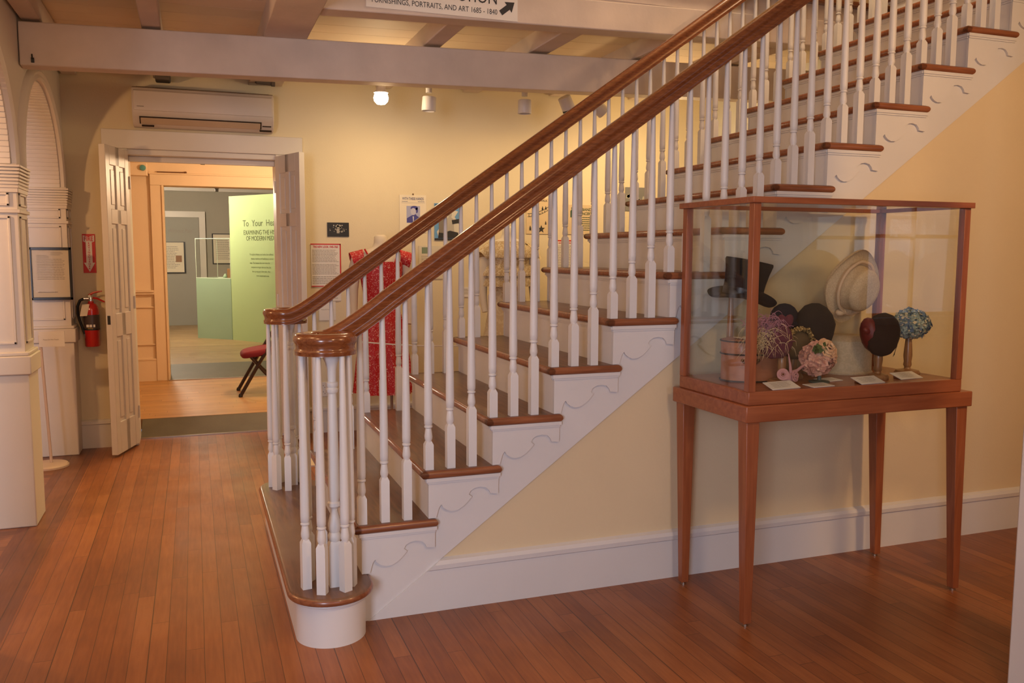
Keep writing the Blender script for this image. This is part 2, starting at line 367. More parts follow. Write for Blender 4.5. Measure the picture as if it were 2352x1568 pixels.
# right-hand door casing close to the camera, outer walls, windows
struct('trim_3', MB().box(2.108, 2.7, -1.62, -1.25, 0, ZC), white, bev=.006)
struct('wall_side', MB().box(9, 9.2, -5.2, .06, 0, 4.2), creamR)
struct('wall_left', MB().box(-6.2, -6, -5.2, 3.9, 0, 3.0), cream)
b = MB(); wins = [(-2.8, -1.6), (.3, 1.5), (6.2, 7.6)]; xs = -6
for a, c in wins: b.box(xs, a, -5.2, -5.0, 0, 3); b.box(a, c, -5.2, -5.0, 0, .75); b.box(a, c, -5.2, -5.0, 2.45, 3); xs = c
b.box(xs, 9, -5.2, -5.0, 0, 3); struct('wall_rear', b, creamR)
for i, (a, c) in enumerate(wins):
    b = MB(); mid = (a+c)/2
    for q in (a, mid-.015, c-.04): b.box(q, q+(.04 if q != mid-.015 else .03), -5.12, -5.08, .75, 2.45)
    for q in (.75, 1.58, 2.41): b.box(a, c, -5.12, -5.08, q, q+.04)
    b.box(a-.1, a, -5.02, -4.97, .7, 2.55); b.box(c, c+.1, -5.02, -4.97, .7, 2.55); b.box(a-.1, c+.1, -5.02, -4.97, 2.45, 2.58); b.box(a-.12, c+.12, -5.02, -4.94, .68, .75)
    struct('window_%d' % (i+1), b, trimw)
# ceiling boards with the stairwell opening
def ceil_boards(x0, x1, y0, y1, z):
    b = MB(); x = x0
    while y0 < y1-1e-6:
        e = min(y0+.19, y1); b.box(x0, x1, y0+.002, e-.002, z, z+.03); b.box(x0, x1, y0, e, z+.006, z+.04); y0 = e
    return b
b = ceil_boards(-6, .36, -5, YB, ZC); b2 = ceil_boards(.36, 4.3, 1.46, YB, ZC); b.add(b2.v, b2.f); b2 = ceil_boards(.36, 9, -5, -.06, ZC); b.add(b2.v, b2.f)
for v in b.v: v.z += .023*max(-2, min(v.x, 5))
struct('ceiling', b, ceilm)
# upper storey seen up the stairwell
b = MB(); b.box(.36, 4.9, 1.44, 1.56, 2.86, 2.985); b.box(.36, 4.9, 1.445, 1.55, 2.80, 2.87)
struct('trim_4', b, beamw)
struct('trim_5', MB().box(.36, 4.9, 1.395, 1.62, 2.975, 3.012), railw, bev=.01)
struct('floor', MB().box(-6, 9, 1.6, YB+.3, 3.0, 3.04), floorm); struct('floor', MB().box(4.12, 9, -.0, 1.6, 3.0, 3.04), floorm)
b = MB(); b.box(-6, 9, 3.6, 3.7, 3.04, 5.4); b.box(8.9, 9, -.06, 3.6, 3.04, 5.4); b.box(-.5, .36, -.2, 3.6, 3.04, 5.4); b.box(.3, 9, -.12, -.06, 2.76, 5.4); struct('wall_upstairs', b, creamR)
struct('ceiling', MB().box(-.5, 9, -.2, 3.7, 5.4, 5.5), ceilm)

# doors ------------------------------------------------------------
def door_leaf(name, H, F, side, z1=2.125):
    """six-panel leaf hinged at H, free edge at F; side = +1 when the thickness lies left of H->F"""
    H = Vector((*H, 0)); F = Vector((*F, 0)); D = (F-H); Wd = D.length; D.normalize(); Nn = Vector((-D.y, D.x, 0))*side
    b = MB(); T = .042
    def bx(u0, u1, d0, d1, z0, z1_): b.obox(H+D*(u0+u1)/2+Nn*(d0+d1)/2+Vector((0, 0, (z0+z1_)/2)), D, Nn, (0, 0, 1), (u1-u0)/2, (d1-d0)/2, (z1_-z0)/2)
    z0 = .018; st = .068; mid = .062
    bx(.001, Wd-.001, .010, T-.010, z0, z1-.001)
    cols = [(0, st), (Wd/2-mid/2, Wd/2+mid/2), (Wd-st, Wd)]
    zs = [(z0, z0+.22), (.83, .99), (1.60, 1.70), (z1-.13, z1)]
    for u in cols: bx(u[0], u[1], 0, T, z0, z1)
    for q in zs: bx(st, Wd-st, 0, T, q[0], q[1])
    for u0, u1 in ((st, Wd/2-mid/2), (Wd/2+mid/2, Wd-st)):
        for k in range(3):
            a, c = zs[k][1], zs[k+1][0]; bx(u0+.022, u1-.022, .004, T-.004, a+.03, c-.03)
    root = thing('x', '', '', H[:]); del root['label']; del root['category']; root.name = name; root['kind'] = 'structure'
    obj('door_leaf', b, trimw, root, bev=.003)
    lt = MB(); lt.obox(H+D*(Wd+.0015)+Nn*T/2+Vector((0, 0, .12 if side > 0 else .95)), D, Nn, (0, 0, 1), .002, .009, .03)
    obj('latch_plate', lt, metalm if side > 0 else blackm, root)
    hg = MB()
    for zz in (.25, 1.05, 1.9): hg.tube([H+Vector((0, 0, zz-.045))-Nn*.004, H+Vector((0, 0, zz+.045))-Nn*.004], .006, 8)
    obj('hinge', hg, trimw, root)
    return root
door_leaf('door_1', (-.715, 3.60), (-.832, 3.215), -1)
door_leaf('door_2', (.295, 3.60), (.428, 3.215), 1)
# ramps, hall and gallery rooms beyond the doorway -----------------
def ramp_thing(x0, x1, y0, y1, z0, z1, label):
    t = thing('threshold_ramp', label, 'ramp', ((x0+x1)/2, y0, z0), 'grey ramps on the way to the gallery')
    b = MB(); b.prism([(y0, z0), (y1, z0), (y1, z1), (y0, z0+.006)], 'yz', x0, x1); obj('ramp_mat', b, rampm, t)
    obj('edge_strip', MB().box(x0, x1, y0-.014, y0+.004, z0, z0+.010), metalm, t); return t
ramp_thing(-.72, .30, 3.815, 4.115, .0, .10, 'grey rubber covered ramp in the double doorway with silver edge strip')
ramp_thing(-.575, .56, 6.24, 6.98, .10, .18, 'further grey ramp in the hall leading up to the green exhibition room')
struct('floor', MB().box(-2.2, 2.6, 4.11, 6.98, .02, .10), floorH)
struct('floor', MB().box(-.74, .32, 3.85, 4.12, -.08, -.0), floorm)
b = MB(); b.box(-2.3, -2.2, 3.87, 6.3, 0, 2.75); b.box(2.6, 2.7, 3.87, 6.3, 0, 2.75); b.box(-2.2, -.575, 6.3, 6.5, 0, 2.75); b.box(.56, 2.6, 6.3, 6.5, 0, 2.75); b.box(-.575, .56, 6.3, 6.5, 2.08, 2.75)
struct('wall_hall', b, orangew)
struct('ceiling', MB().box(-2.3, 2.7, 3.87, 6.5, 2.75, 2.8), orangew)
b = MB()
b.box(-.69, -.575, 6.272, 6.3, .1, 2.08); b.box(.56, .675, 6.272, 6.3, .1, 2.08); b.box(-.69, .675, 6.268, 6.3, 2.08, 2.19); b.box(-.70, .685, 6.262, 6.3, 2.19, 2.205)
b.box(-.585, -.565, 6.26, 6.5, .1, 2.08); b.box(.55, .57, 6.26, 6.5, .1, 2.08)
struct('trim_6', b, orangew, bev=.003)
b = MB(); b.box(-2.2, -.69, 6.25, 6.3, 1.01, 1.03); b.box(-2.2, -.69, 6.265, 6.3, .985, 1.01); b.box(-2.2, -.69, 6.285, 6.3, .85, .862); b.box(-2.2, -.69, 6.275, 6.3, .315, .33); b.box(-2.2, -.66, 6.28, 6.3, .1, .315); b.box(-2.2, -.69, 6.285, 6.3, .47, .482)
struct('baseboard_hall', b, orangew)
b = MB(); b.box(-3.2, 3.2, 6.98, 12.7, .10, .18); b.box(-3.2, -.575, 6.5, 6.98, .1, .18); b.box(.56, 3.2, 6.5, 6.98, .1, .18); struct('floor', b, floorG)
b = MB(); b.box(-3.2, 3.2, 12.5, 12.7, .18, 2.9); b.box(-3.3, -3.2, 6.5, 12.7, .18, 2.9); b.box(3.2, 3.3, 6.5, 12.7, .18, 2.9); struct('wall_gallery', b, greyw)
struct('ceiling', MB().box(-3.3, 3.3, 6.5, 12.7, 2.62, 2.7), trimw)
struct('trim_7', MB().box(-3.2, 3.2, 12.46, 12.5, 2.44, 2.62), trimw)
# grey door in the far gallery wall
t = thing('x', '', '', (-.6, 12.47, .18)); del t['label']; del t['category']; t.name = 'door_3'; t['kind'] = 'structure'
obj('door_leaf', MB().box(-1.15, -.205, 12.46, 12.49, .18, 2.0), greyd, t)
b = MB(); b.box(-.2, -.10, 12.44, 12.5, .18, 2.0); b.box(-1.25, -.10, 12.44, 12.5, 2.0, 2.10); obj('door_casing', b, trimw, t)
b = MB(); text(b, '"Surgery at Home Without Pain"', -.28, 1.745, 12.458, width=.95, h=.062, align='R', shear=.2); obj('lettering', b, inkg, t)

def notice(name, label, cat, x0, x1, z0, z1, y, board, ink_, rows, group=None, frame=0, inset=.12, clip=False):
    t = thing(name, label, cat, ((x0+x1)/2, y, z0), group)
    obj('sheet', MB().box(x0, x1, y-.006, y-.001, z0, z1), board, t)
    b = MB(); w_ = x1-x0; h_ = z1-z0; bars(b, x0+w_*inset, x1-w_*inset, z1-h_*inset, z0+h_*inset, rows, y-.0068); obj('printed_text', b, ink_, t)
    return t
n1 = notice('exhibit_panel', 'cream text panel with small brown picture on the grey gallery door', 'panel', -.98, -.455, 1.08, 1.58, 12.45, paper, inkg, 14)
obj('mounting_board', MB().box(-.99, -.43, 12.445, 12.449, 1.06, 1.59), blackm, n1)
obj('picture', MB().box(-.585, -.49, 12.4425, 12.4435, 1.25, 1.36), turnw, n1)
n1 = notice('exhibit_panel', 'cream text panel on grey wall behind the acrylic case', 'panel', .02, .36, 1.23, 1.72, 12.492, paper, inkg, 12)
obj('mounting_board', MB().box(.0, .385, 12.493, 12.4985, 1.21, 1.735), blackm, n1)

# green angled partition
P0 = Vector((.184, 9.60, .18)); P1 = Vector((.61, 8.96, .18)); GX = (P1-P0).normalized(); GN = Vector((GX.y, -GX.x, 0))
t = thing('partition_wall', 'tall lime green angled partition with exhibition title lettering', 'partition', P0[:])
b = MB(); c = P0+GX*.9-GN*.06+Vector((0, 0, 1.005)); b.obox(c, GX, GN, (0, 0, 1), .9, .06, 1.005); obj('panel', b, greenw, t)
b = MB(); o0 = P0+GN*.0015
def gt(s, u, z, **k): text(b, s, 0, 0, 0, origin=o0+GX*u+Vector((0, 0, z-.18)), xdir=GX, **k)
gt('To  Your  Health', .30, 1.77, h=.085, sx=.95); gt('EXAMINING THE HISTORY', .315, 1.655, h=.062, sx=.82); gt('OF MODERN MEDICINE', .37, 1.575, h=.062, sx=.82)
for q, s in enumerate(('Throughout history, our bodies have suffered', 'disease, medicine and healthcare in various', 'ways. The diseases that were once the', 'conquest no longer take our lives, but', 'have sprung up in their place, often', 'more complicated cures')):
    gt(s, .43+.03*(q % 2)+(.05 if q > 3 else 0)+(.06 if q == 5 else 0), 1.375-.058*q, h=.024, sx=.8)
obj('lettering', b, mat('olive_ink', (.10, .13, .04), .7), t)
# pedestal with acrylic case
A0 = Vector((-.279, 10.05, .18)); A1 = Vector((.18, 9.61, .18)); AX = (A1-A0).normalized(); AN = Vector((AX.y, -AX.x, 0)); LW = (A1-A0).length
t = thing('display_pedestal', 'green pedestal with clear acrylic case beside the lime partition', 'display case', A0[:])
C0 = A0+AX*LW/2-AN*.22
obj('plinth', MB().obox(C0+Vector((0, 0, .43)), AX, AN, (0, 0, 1), LW/2, .22, .43), greenp, t)
obj('acrylic_cover', MB().obox(C0+Vector((0, 0, .865+.28)), AX, AN, (0, 0, 1), LW/2-.004, .216, .28), glassc, t)
b = MB()
for sx in (-1, 1):
    for sy in (-1, 1): b.tube([C0+AX*sx*(LW/2-.004)+AN*sy*.216+Vector((0, 0, .86)), C0+AX*sx*(LW/2-.004)+AN*sy*.216+Vector((0, 0, 1.427))], .004, 6)
for zz in (.868, 1.427):
    for sx in (-1, 1): b.tube([C0+AX*sx*(LW/2-.004)+AN*.216+Vector((0, 0, zz)), C0+AX*sx*(LW/2-.004)-AN*.216+Vector((0, 0, zz))], .004, 6)
    for sy in (-1, 1): b.tube([C0+AX*(LW/2)+AN*sy*.216+Vector((0, 0, zz)), C0-AX*(LW/2)+AN*sy*.216+Vector((0, 0, zz))], .004, 6)
obj('cover_edge', b, mat('acrylic_edge', (.72, .82, .66), .3), t)
o = obj('antique_box', MB().obox(C0+AX*.20+AN*.05+Vector((0, 0, .935)), AX, AN, (0, 0, 1), .055, .05, .068), turnw, org=(C0+Vector((0, 0, .87)))[:], bev=.004)
tag(o, 'small brown wooden box inside the acrylic case', 'box')
b = MB(); b.lathe([(.001, 0), (.03, 0), (.035, .02), (.022, .045), (.012, .06), (.001, .06)], C0+AX*.09+AN*.07+Vector((0, 0, .868)), 14)
o = obj('small_jar', b, greenp, org=(C0+AX*.09)[:]); tag(o, 'small dark round jar beside the brown box in the acrylic case', 'jar')
# twin spot lamp at gallery ceiling
for k, (dx, lb) in enumerate(((-.12, 'left one of two green-lit spot lamps at the gallery ceiling'), (.02, 'right one of two spot lamps at the gallery ceiling, glowing'))):
    t = thing('spot_lamp', lb, 'lamp', (-.28+dx, 8.2, 2.62), 'gallery ceiling spot lamps')
    Mx = Matrix.Rotation(math.radians(-35 if k else 25), 3, 'Y')
    b = MB(); b.lathe([(.02, .09), (.03, .06), (.06, .0), (.063, -.01), (.02, -.008)], (-.28+dx, 8.2, 2.30), 16, Mx); obj('shade', b, mat('pale_shade', (.5, .6, .35), .4), t)
    b = MB(); b.lathe([(.001, -.012), (.045, -.012), (.03, .0)], (-.28+dx, 8.2, 2.30), 14, Mx); obj('bulb', b, bulb if k else lampw, t)
    obj('stem', MB().tube([(-.28+dx, 8.2, 2.62), (-.28+dx, 8.2, 2.37)], .012, 8), lampw, t)
# hall fittings
t = thing('emergency_light', 'cream box with a small green-blue lens on the hall wall', 'light fixture', (-.73, 6.28, 2.2))
obj('housing', MB().box(-1.0, -.705, 6.19, 6.299, 2.165, 2.29), orangew, t, bev=.008)
b = MB(); b.lathe([(.001, 0), (.03, 0), (.026, .025), (.001, .03)], (-.745, 6.192, 2.24), 16, Matrix.Rotation(PI/2, 3, 'X')); obj('lens', b, mat('teal_lens', (.10, .30, .30), .2), t)
b = MB(); b.tube([(-.62, 6.285, 2.212), (-.35, 6.285, 2.214)], .006, 6); b.ball((-.35, 6.285, 2.214), .012)
tag(obj('wall_rod', b, mat('brown_rod', (.16, .07, .03), .5), org=(-.5, 6.28, 2.21)), 'thin brown rod above the hall door casing', 'rod')
for x, y, zz, lb in ((-.215, 3.74, 2.088, 'small black catch hanging from the head of the double doorway'), (-.055, 6.31, 2.062, 'small black catch on the head of the inner hall doorway')):
    t = thing('door_catch', lb, 'catch', (x, y, zz)); obj('catch_body', MB().box(x-.016, x+.016, y-.02, y+.02, zz-.028, zz), blackm, t, bev=.003)
    obj('catch_plate', MB().box(x-.022, x+.022, y-.024, y+.024, zz, zz+.004), blackm, t)

# folding chair in the hall
def folding_chair():
    cx, cy, z0 = .30, 5.15, .10
    t = thing('folding_chair', 'folding chair with dark red padded seat and black crossed legs in the hall', 'chair', (cx, cy, z0))
    fm = mat('dark_brown_steel', (.03, .012, .008), .4)
    b = MB(); out = []
    for i in range(24):
        a = 2*PI*i/24; ca, sa = math.cos(a), math.sin(a); out.append((cx+.225*math.copysign(abs(ca)**.5, ca), cy+.215*math.copysign(abs(sa)**.5, sa)))
    b.slab(out, z0+.36, z0+.42, 4)
    for i, v in enumerate(b.v): v.z += (v.x-cx)*.12+.015*math.cos((v.x-cx)*6)
    obj('seat', b, mat('maroon_fabric', (.20, .012, .02), .85), t)
    for sy in (-1, 1):
        y = cy+sy*.2
        obj('leg', MB().tube([(cx-.24, y, z0+.012), (cx-.09, y, z0+.27), (cx+.10, y, z0+.58), (cx+.20, y, z0+.80)], .016, 8), fm, t)
        obj('leg', MB().tube([(cx-.14, y*1+sy*-.02, z0+.36), (cx-.02, y-sy*.02, z0+.21), (cx+.18, y-sy*.02, z0+.012)], .014, 8), fm, t)
        b = MB(); b.lathe([(.016, 0), (.02, .008), (.014, .03)], (cx-.24, y, z0), 10); obj('foot_cap', b, blackm, t)
        b = MB(); b.lathe([(.016, 0), (.02, .008), (.014, .03)], (cx+.18, y-sy*.02, z0), 10); obj('foot_cap', b, blackm, t)
    obj('stretcher', MB().tube([(cx-.08, cy-.2, z0+.28), (cx-.08, cy+.2, z0+.28)], .008, 8), fm, t)
    obj('stretcher', MB().tube([(cx+.09, cy-.18, z0+.11), (cx+.09, cy+.18, z0+.11)], .008, 8), fm, t)
    b = MB(); b.obox((cx+.19, cy, z0+.72), (.3, 0, .95), (0, 1, 0), (.95, 0, -.3), .08, .2, .015); obj('backrest', b, MATS['maroon_fabric'], t, bev=.012)
folding_chair()

# ================================================================== BEAMS
def sag(mb):
    for v in mb.v: v.z += .023*max(-2, min(v.x, 5))
    return mb
def beam(name, label, x0, x1, y0, y1, z0, z1, grp=None, bev=.006):
    o = obj(name, sag(MB().box(x0, x1, y0, y1, z0, z1)), beamw, org=((x0+x1)/2, y0, z0), bev=bev); tag(o, label, 'beam', grp); return o
beam('ceiling_beam', 'long white painted beam crossing the room in front of the air conditioner', -1.125, 4.13, 2.07, 2.19, 2.410, 2.635)
beam('ceiling_beam', 'white painted beam carrying the exhibition sign beside the stairwell', .36, 4.9, 1.425, 1.56, 2.640, 2.80)
beam('ceiling_beam', 'wide white cross beam running back from the stairwell corner', .115, .36, -4.9, 3.6, 2.632, 2.77)
JL = ['narrow ceiling joist over the doorway side, left of the wide cross beam', 'first narrow joist behind the exhibition sign, counted from the wide cross beam',
      'second narrow joist behind the exhibition sign', 'third narrow joist behind the sign, close to the stair rail', 'narrow joist at the ceiling behind the stair balusters', 'narrow joist in the ceiling corner above the arches']
for (x0, x1, y0), lb in zip(((-.53, -.43, -4.9), (1.065, 1.18, 1.56), (1.765, 1.90, 1.56), (2.51, 2.63, 1.56), (3.25, 3.36, 1.56), (-1.115, -1.02, -4.9)), JL):
    beam('ceiling_joist', lb, x0, x1, y0, 3.6, 2.650, 2.77, 'narrow joists under the ceiling boards')
t = thing('beam_hook', 'small black iron hook on the left end of the long beam', 'hook', (-1.065, 2.07, 2.425))
obj('hook_plate', MB().box(-1.07, -1.055, 2.062, 2.07, 2.40, 2.425), blackm, t); obj('hook_arm', MB().tube([(-1.062, 2.066, 2.42), (-1.062, 2.05, 2.425), (-1.062, 2.045, 2.44)], .004, 6), blackm, t)

# exhibition sign
t = thing('paper_sign', 'long white paper sign with arrow reading furnishings, portraits and art', 'sign', (1.0, 1.423, 2.68))
obj('sheet', MB().box(.582, 1.422, 1.4215, 1.4245, 2.680, 2.822), paperw, t)
b = MB(); text(b, 'FORM AND FUNCTION', 1.30, 2.760, 1.4212, h=.066, width=.78, align='R'); text(b, 'FURNISHINGS, PORTRAITS, AND ART 1685 - 1840', 1.303, 2.706, 1.4212, h=.028, width=.69, align='R'); obj('lettering', b, ink, t)
b = MB(); c = Vector((1.362, 1.4205, 2.748)); a = math.radians(38)
pts = [(-.05, -.015), (.005, -.015), (.005, -.034), (.052, 0), (.005, .034), (.005, .015), (-.05, .015)]
vs = [c+Vector((math.cos(a)*p-math.sin(a)*q, 0, math.sin(a)*p+math.cos(a)*q)) for p, q in pts]; b.add(vs, [tuple(range(7))]); obj('arrow', b, ink, t)

# ================================================================== ARCADE
def arch_z(y):
    for c in (2.695, 1.01, -.69):
        u = (y-c)/.72
        if abs(u) < 1: return 1.84+.57*math.sqrt(1-u*u)
    return 1.84
b = MB(); ys = [-1.6+.02*i for i in range(262)]; ys = [y for y in ys if y < YB]+[YB]
XR, XL = -1.13, -1.37
n = len(ys); vs = []
for y in ys: za = arch_z(y); vs += [(XR, y, za), (XR, y, 2.78), (XL, y, 2.78), (XL, y, za)]
b.add(vs, [(4*i+k, 4*i+(k+1) % 4, 4*i+4+(k+1) % 4, 4*i+4+k) for i in range(n-1) for k in range(4)]+[(0, 1, 2, 3), (4*n-1, 4*n-2, 4*n-3, 4*n-4)])
struct('wall_arcade', b, arcw)
for k, (c, lb) in enumerate(((2.695, 'white arch between the near and rear panelled columns'), (1.01, 'white arch rising from the near column towards the viewer'))):
    t = thing('arch_moulding', lb, 'arch', (XR, c, 1.84), 'white arches of the left arcade')
    N_ = 40; pr = [(0, 0), (.022, 0), (.03, .012), (.022, .03), (.03, .045), (.02, .065), (0, .07)]
    for nm, sg in (('archivolt', 1),):
        bb = MB(); rings = []
        for i in range(N_+1):
            th = PI*i/N_; cy_, sz_ = math.cos(th), math.sin(th)
            rings.append([Vector((XR+p, c+(.72+q)*cy_, 1.84+(.57+q)*sz_)) for p, q in pr])
        bb.loft(rings); obj(nm, bb, arcw, t, ang=50)
    bb = MB(); R_ = 64
    for i in range(R_):   # soffit clad with narrow beads
        th = PI*(i+.5)/R_; p = Vector((0, c+.715*math.cos(th), 1.84+.565*math.sin(th))); tn = Vector((0, -.72*math.sin(th), .57*math.cos(th))).normalized(); nn = Vector((0, math.cos(th), math.sin(th)))
        bb.obox(p+Vector(((XR+XL)/2, 0, 0)), (1, 0, 0), tn, nn, .118, .0145, .006)
    obj('soffit_beads', bb, arcw, t, bev=.003)
def column(y0, y1, label, x1=-1.115, x0=-1.385):
    t = thing('arcade_column', label, 'column', ((x0+x1)/2, y0, 0), 'panelled columns of the left arcade')
    def B(g, h=0): return dict(x0=x0-g, x1=x1+g, y0=y0-g, y1=min(y1+g, YB))
    b = MB()
    b.box(x0-.012, x1+.012, y0-.012, min(y1+.012, YB), 0, .79); b.box(x0-.026, x1+.026, y0-.026, min(y1+.026, YB), .79, .885)
    b.box(x0-.018, x1+.018, y0-.018, min(y1+.018, YB), .885, .905); obj('pedestal', b, arcw, t, bev=.006)
    b = MB(); b.box(x0, x1, y0, y1, .9, 1.73)
    xa, xb = x0+.035, x1-.035; ya, yb = y0+.035, min(y1, YB)-.035
    for z0, z1 in ((.945, 1.585), (1.635, 1.70)):   # raised picture-frame mouldings
        for (p, q) in (((xa, z0), (xb, z0+.012)), ((xa, z1-.012), (xb, z1)), ((xa, z0), (xa+.012, z1)), ((xb-.012, z0), (xb, z1))): b.box(p[0], q[0], y0-.008, y0, p[1], q[1])
        for (p, q) in (((ya, z0), (yb, z0+.012)), ((ya, z1-.012), (yb, z1)), ((ya, z0), (ya+.012, z1)), ((yb-.012, z0), (yb, z1))): b.box(x1, x1+.008, p[0], q[0], p[1], q[1])
    b.box(x0-.012, x1+.012, y0-.012, min(y1+.012, YB), 1.60, 1.618); obj('shaft', b, arcw, t, bev=.002)
    b = MB()
    for k in range(7):
        g = .012+.002*k; z = 1.722+k*.017; b.box(x0-g, x1+g, y0-g, min(y1+g, YB), z, z+.0135)
    b.box(x0-.008, x1+.008, y0-.008, min(y1+.008, YB), 1.70, 1.845); obj('capital', b, arcw, t, bev=.003)
    return t
column(1.735, 1.985, 'large white panelled column at the left edge with fluted capital')
column(3.415, 3.619, 'rear white panelled column behind the framed notice', x1=-1.105)
column(.03, .285, 'white panelled column of the arcade nearest to the viewer')
# ================================================================== STAIRCASE
R = .19; G = .2623; W = 1.3223; NS = 16
ST = thing('staircase', 'wide white staircase with dark oak treads, curled handrails and turned balusters', 'staircase', (0, 0, 0))
CX, CY, RB = .135, -.062, .155    # centre of the rounded first step and volute
def arc(cx, cy, r, a0, a1, n): return [(cx+r*math.cos(math.radians(a0+(a1-a0)*i/n)), cy+r*math.sin(math.radians(a0+(a1-a0)*i/n))) for i in range(n+1)]
def mir(pts): return [(x, W-y) for x, y in pts][::-1]
near = arc(CX, CY, RB, 180, 360, 28)+[(CX+RB+.003, .0)]
out = near+[(G+.018, .0), (G+.018, W)]+[(CX+RB+.003, W)]+mir(arc(CX, CY, RB, 180, 360, 28))
b = MB().slab(out, R-.03, R); tr = obj('tread', b, treadw, ST, label='curled first step with rounded ends')
ex_ = [(x-.0009 if x < CX else x+.0009*(x > G), y) for x, y in [((x-CX)*1.006+CX, (y-W/2)*1.0009+W/2) for x, y in out]]
obj('nosing', MB().slab(ex_, R-.0304, R-.0016), nosew, tr)
near = arc(CX, CY, RB-.028, 180, 360, 28)+[(CX+RB-.028, .012)]
o2 = near+[(G, .012), (G, W-.012)]+[(CX+RB-.028, W-.012)]+mir(arc(CX, CY, RB-.028, 180, 360, 28))
b = MB().prism(o2, 'xy', 0, R-.03); b.slab([(x, y) for x, y in (arc(CX, CY, RB-.014, 180, 360, 28)+[(CX+RB-.014, .012), (G, .012), (G, W-.012), (CX+RB-.014, W-.012)]+mir(arc(CX, CY, RB-.014, 180, 360, 28)))], R-.042, R-.028, 2)
obj('riser', b, white, ST, label='curved drum of the first step')
for n in range(2, NS+1):
    x0 = (n-1)*G; x1 = n*G; z = n*R
    out = [(x0-.03, -.03), (x1+.032, -.03), (x1+.032, -.001), (x1+.016, -.001), (x1+.016, W+.001), (x1+.032, W+.001), (x1+.032, W+.03), (x0-.03, W+.03)]
    if n == NS: out = [(x0-.03, -.03), (x1+.6, -.03), (x1+.6, W+.03), (x0-.03, W+.03)]
    tr = obj('tread', MB().slab(out, z-.03, z), treadw, ST)
    nb = MB()   # worn lighter nosing strips on the front and the returned end
    for (a0, a1, c0, c1) in ((x0-.0308, x0-.002, -.0308, W+.0308), (x0-.0308, x1+.0328, -.0308, -.0035), (x0-.0308, x1+.0328, W+.0035, W+.0308)):
        nb.slab([(a0, c0), (a1, c0), (a1, c1), (a0, c1)], z-.0308, z+.0008, 5)
    obj('nosing', nb, nosew, tr)
    rb = MB(); rb.box(x0, x0+.016, .002, W-.002, z-R, z-.03); rb.box(x0-.012, x0, -.014, W+.014, z-.044, z-.03); rb.box(x0-.006, x0, -.008, W+.008, z-.052, z-.044)
    obj('riser', rb, white, ST)
    # scrolled bracket under the returned nosing
    BR = [(0, -.03), (-.001, -R+.001), (.03, -R+.001), (.037, -.163), (.042, -.148), (.051, -.138), (.058, -.150), (.072, -.161), (.091, -.168), (.116, -.167), (.142, -.153), (.160, -.136), (.176, -.118), (.163, -.108), (.171, -.094), (.188, -.084), (.211, -.081), (.234, -.086), (.247, -.099), (.253, -.112), (.286, -.115), (.287, -.03)]
    for yy, y2 in ((-.012, 0), (W, W+.012)):
        bb = MB(); bb.prism([(x0+u, z+v) for u, v in BR], 'xz', yy, y2)
        s_ = -1 if yy < 0 else 1; ya = sorted((yy if yy < 0 else y2, (yy if yy < 0 else y2)+s_*.010)); bb.box(x0-.010, x0+.292, ya[0], ya[1], z-.044, z-.030)
        bb.box(x0-.004, x0+.288, *sorted((yy if yy < 0 else y2, (yy if yy < 0 else y2)+s_*.005)), z-.052, z-.044)
        obj('scroll_bracket', bb, white, ST)
# stringers (the sloping skirt boards)
for ya, yb in ((0, .018), (W-.018, W)):
    pts = [(.285, 0.0)]
    xe = NS*G
    pts += [(xe, sk(xe)), (xe, NS*R-.03)]
    for n in range(NS, 1, -1): pts += [((n-1)*G+.001, n*R-.03), ((n-1)*G+.001, (n-1)*R-.03)]
    pts[-1] = (G+.001, 0)
    obj('stringer', MB().prism(pts, 'xz', ya, yb), white, ST)
# balusters: square foot, cup, bead, tapering shaft
def baluster_mesh(h, hb, name='baluster', s=.0165):
    b = MB(); q = s
    prof = [(0, q), (hb-.014, q), (hb, q*.62)]
    vs = []; K = 4
    for z, r in prof: vs += [(-r, -r, z), (r, -r, z), (r, r, z), (-r, r, z)]
    b.add(vs, [(0, 3, 2, 1)]+[(k*4+i, k*4+(i+1) % 4, k*4+4+(i+1) % 4, k*4+4+i) for k in range(2) for i in range(4)]+[(8, 9, 10, 11)])
    z = hb-.004
    b.lathe([(.001, z), (q*.78, z), (q*.76, z+.006), (q*.95, z+.014), (q*.98, z+.022), (q*.82, z+.044), (q*.74, z+.052), (q*.72, z+.054), (q*1.0, z+.058), (q*1.0, z+.063), (q*.78, z+.066), (q*.98, z+.070),
             (q*1.02, z+.09), (q*1.0, z+.15), (q*.92, h*.55), (q*.72, h*.8), (q*.56, h), (.001, h)], (0, 0, 0), 14)
    return b.mesh(name, white, 40)
def rail_z(x): return 1.81+.705*(x-1.2)          # centre line of the handrail
BM = {}
def put_bal(me, x, y, z, rz=0):
    o = bpy.data.objects.new('baluster', me); COL.objects.link(o); o.parent = ST; o.location = (x, y, z); o.rotation_euler = (0, 0, rz); return o
for n in range(2, NS):
    for k in range(3):
        x = (n-1)*G+.008+k*G/3; z = n*R; h = rail_z(x)-.050-z+.012; hb = .112+k*.0633-(n*R-n*G*.705)*0
        if n == 2 and k == 0: h = 1.158-z
        key = (n, k); me = baluster_mesh(h, hb)
        for y in (.016, W-.016): put_bal(me, x, y, z)
meD = baluster_mesh(1.052-R, .185)
for x, y, ad in ((.047, -.074, 188), (.096, -.145, 244), (.179, -.145, 297), (.207, -.100, 332), (.066, -.002, 140), (.120, .030, 98)):
    a = math.radians(ad)
    for s_ in (0, 1): put_bal(meD, x, W-y if s_ else y, R, -a if s_ else a)
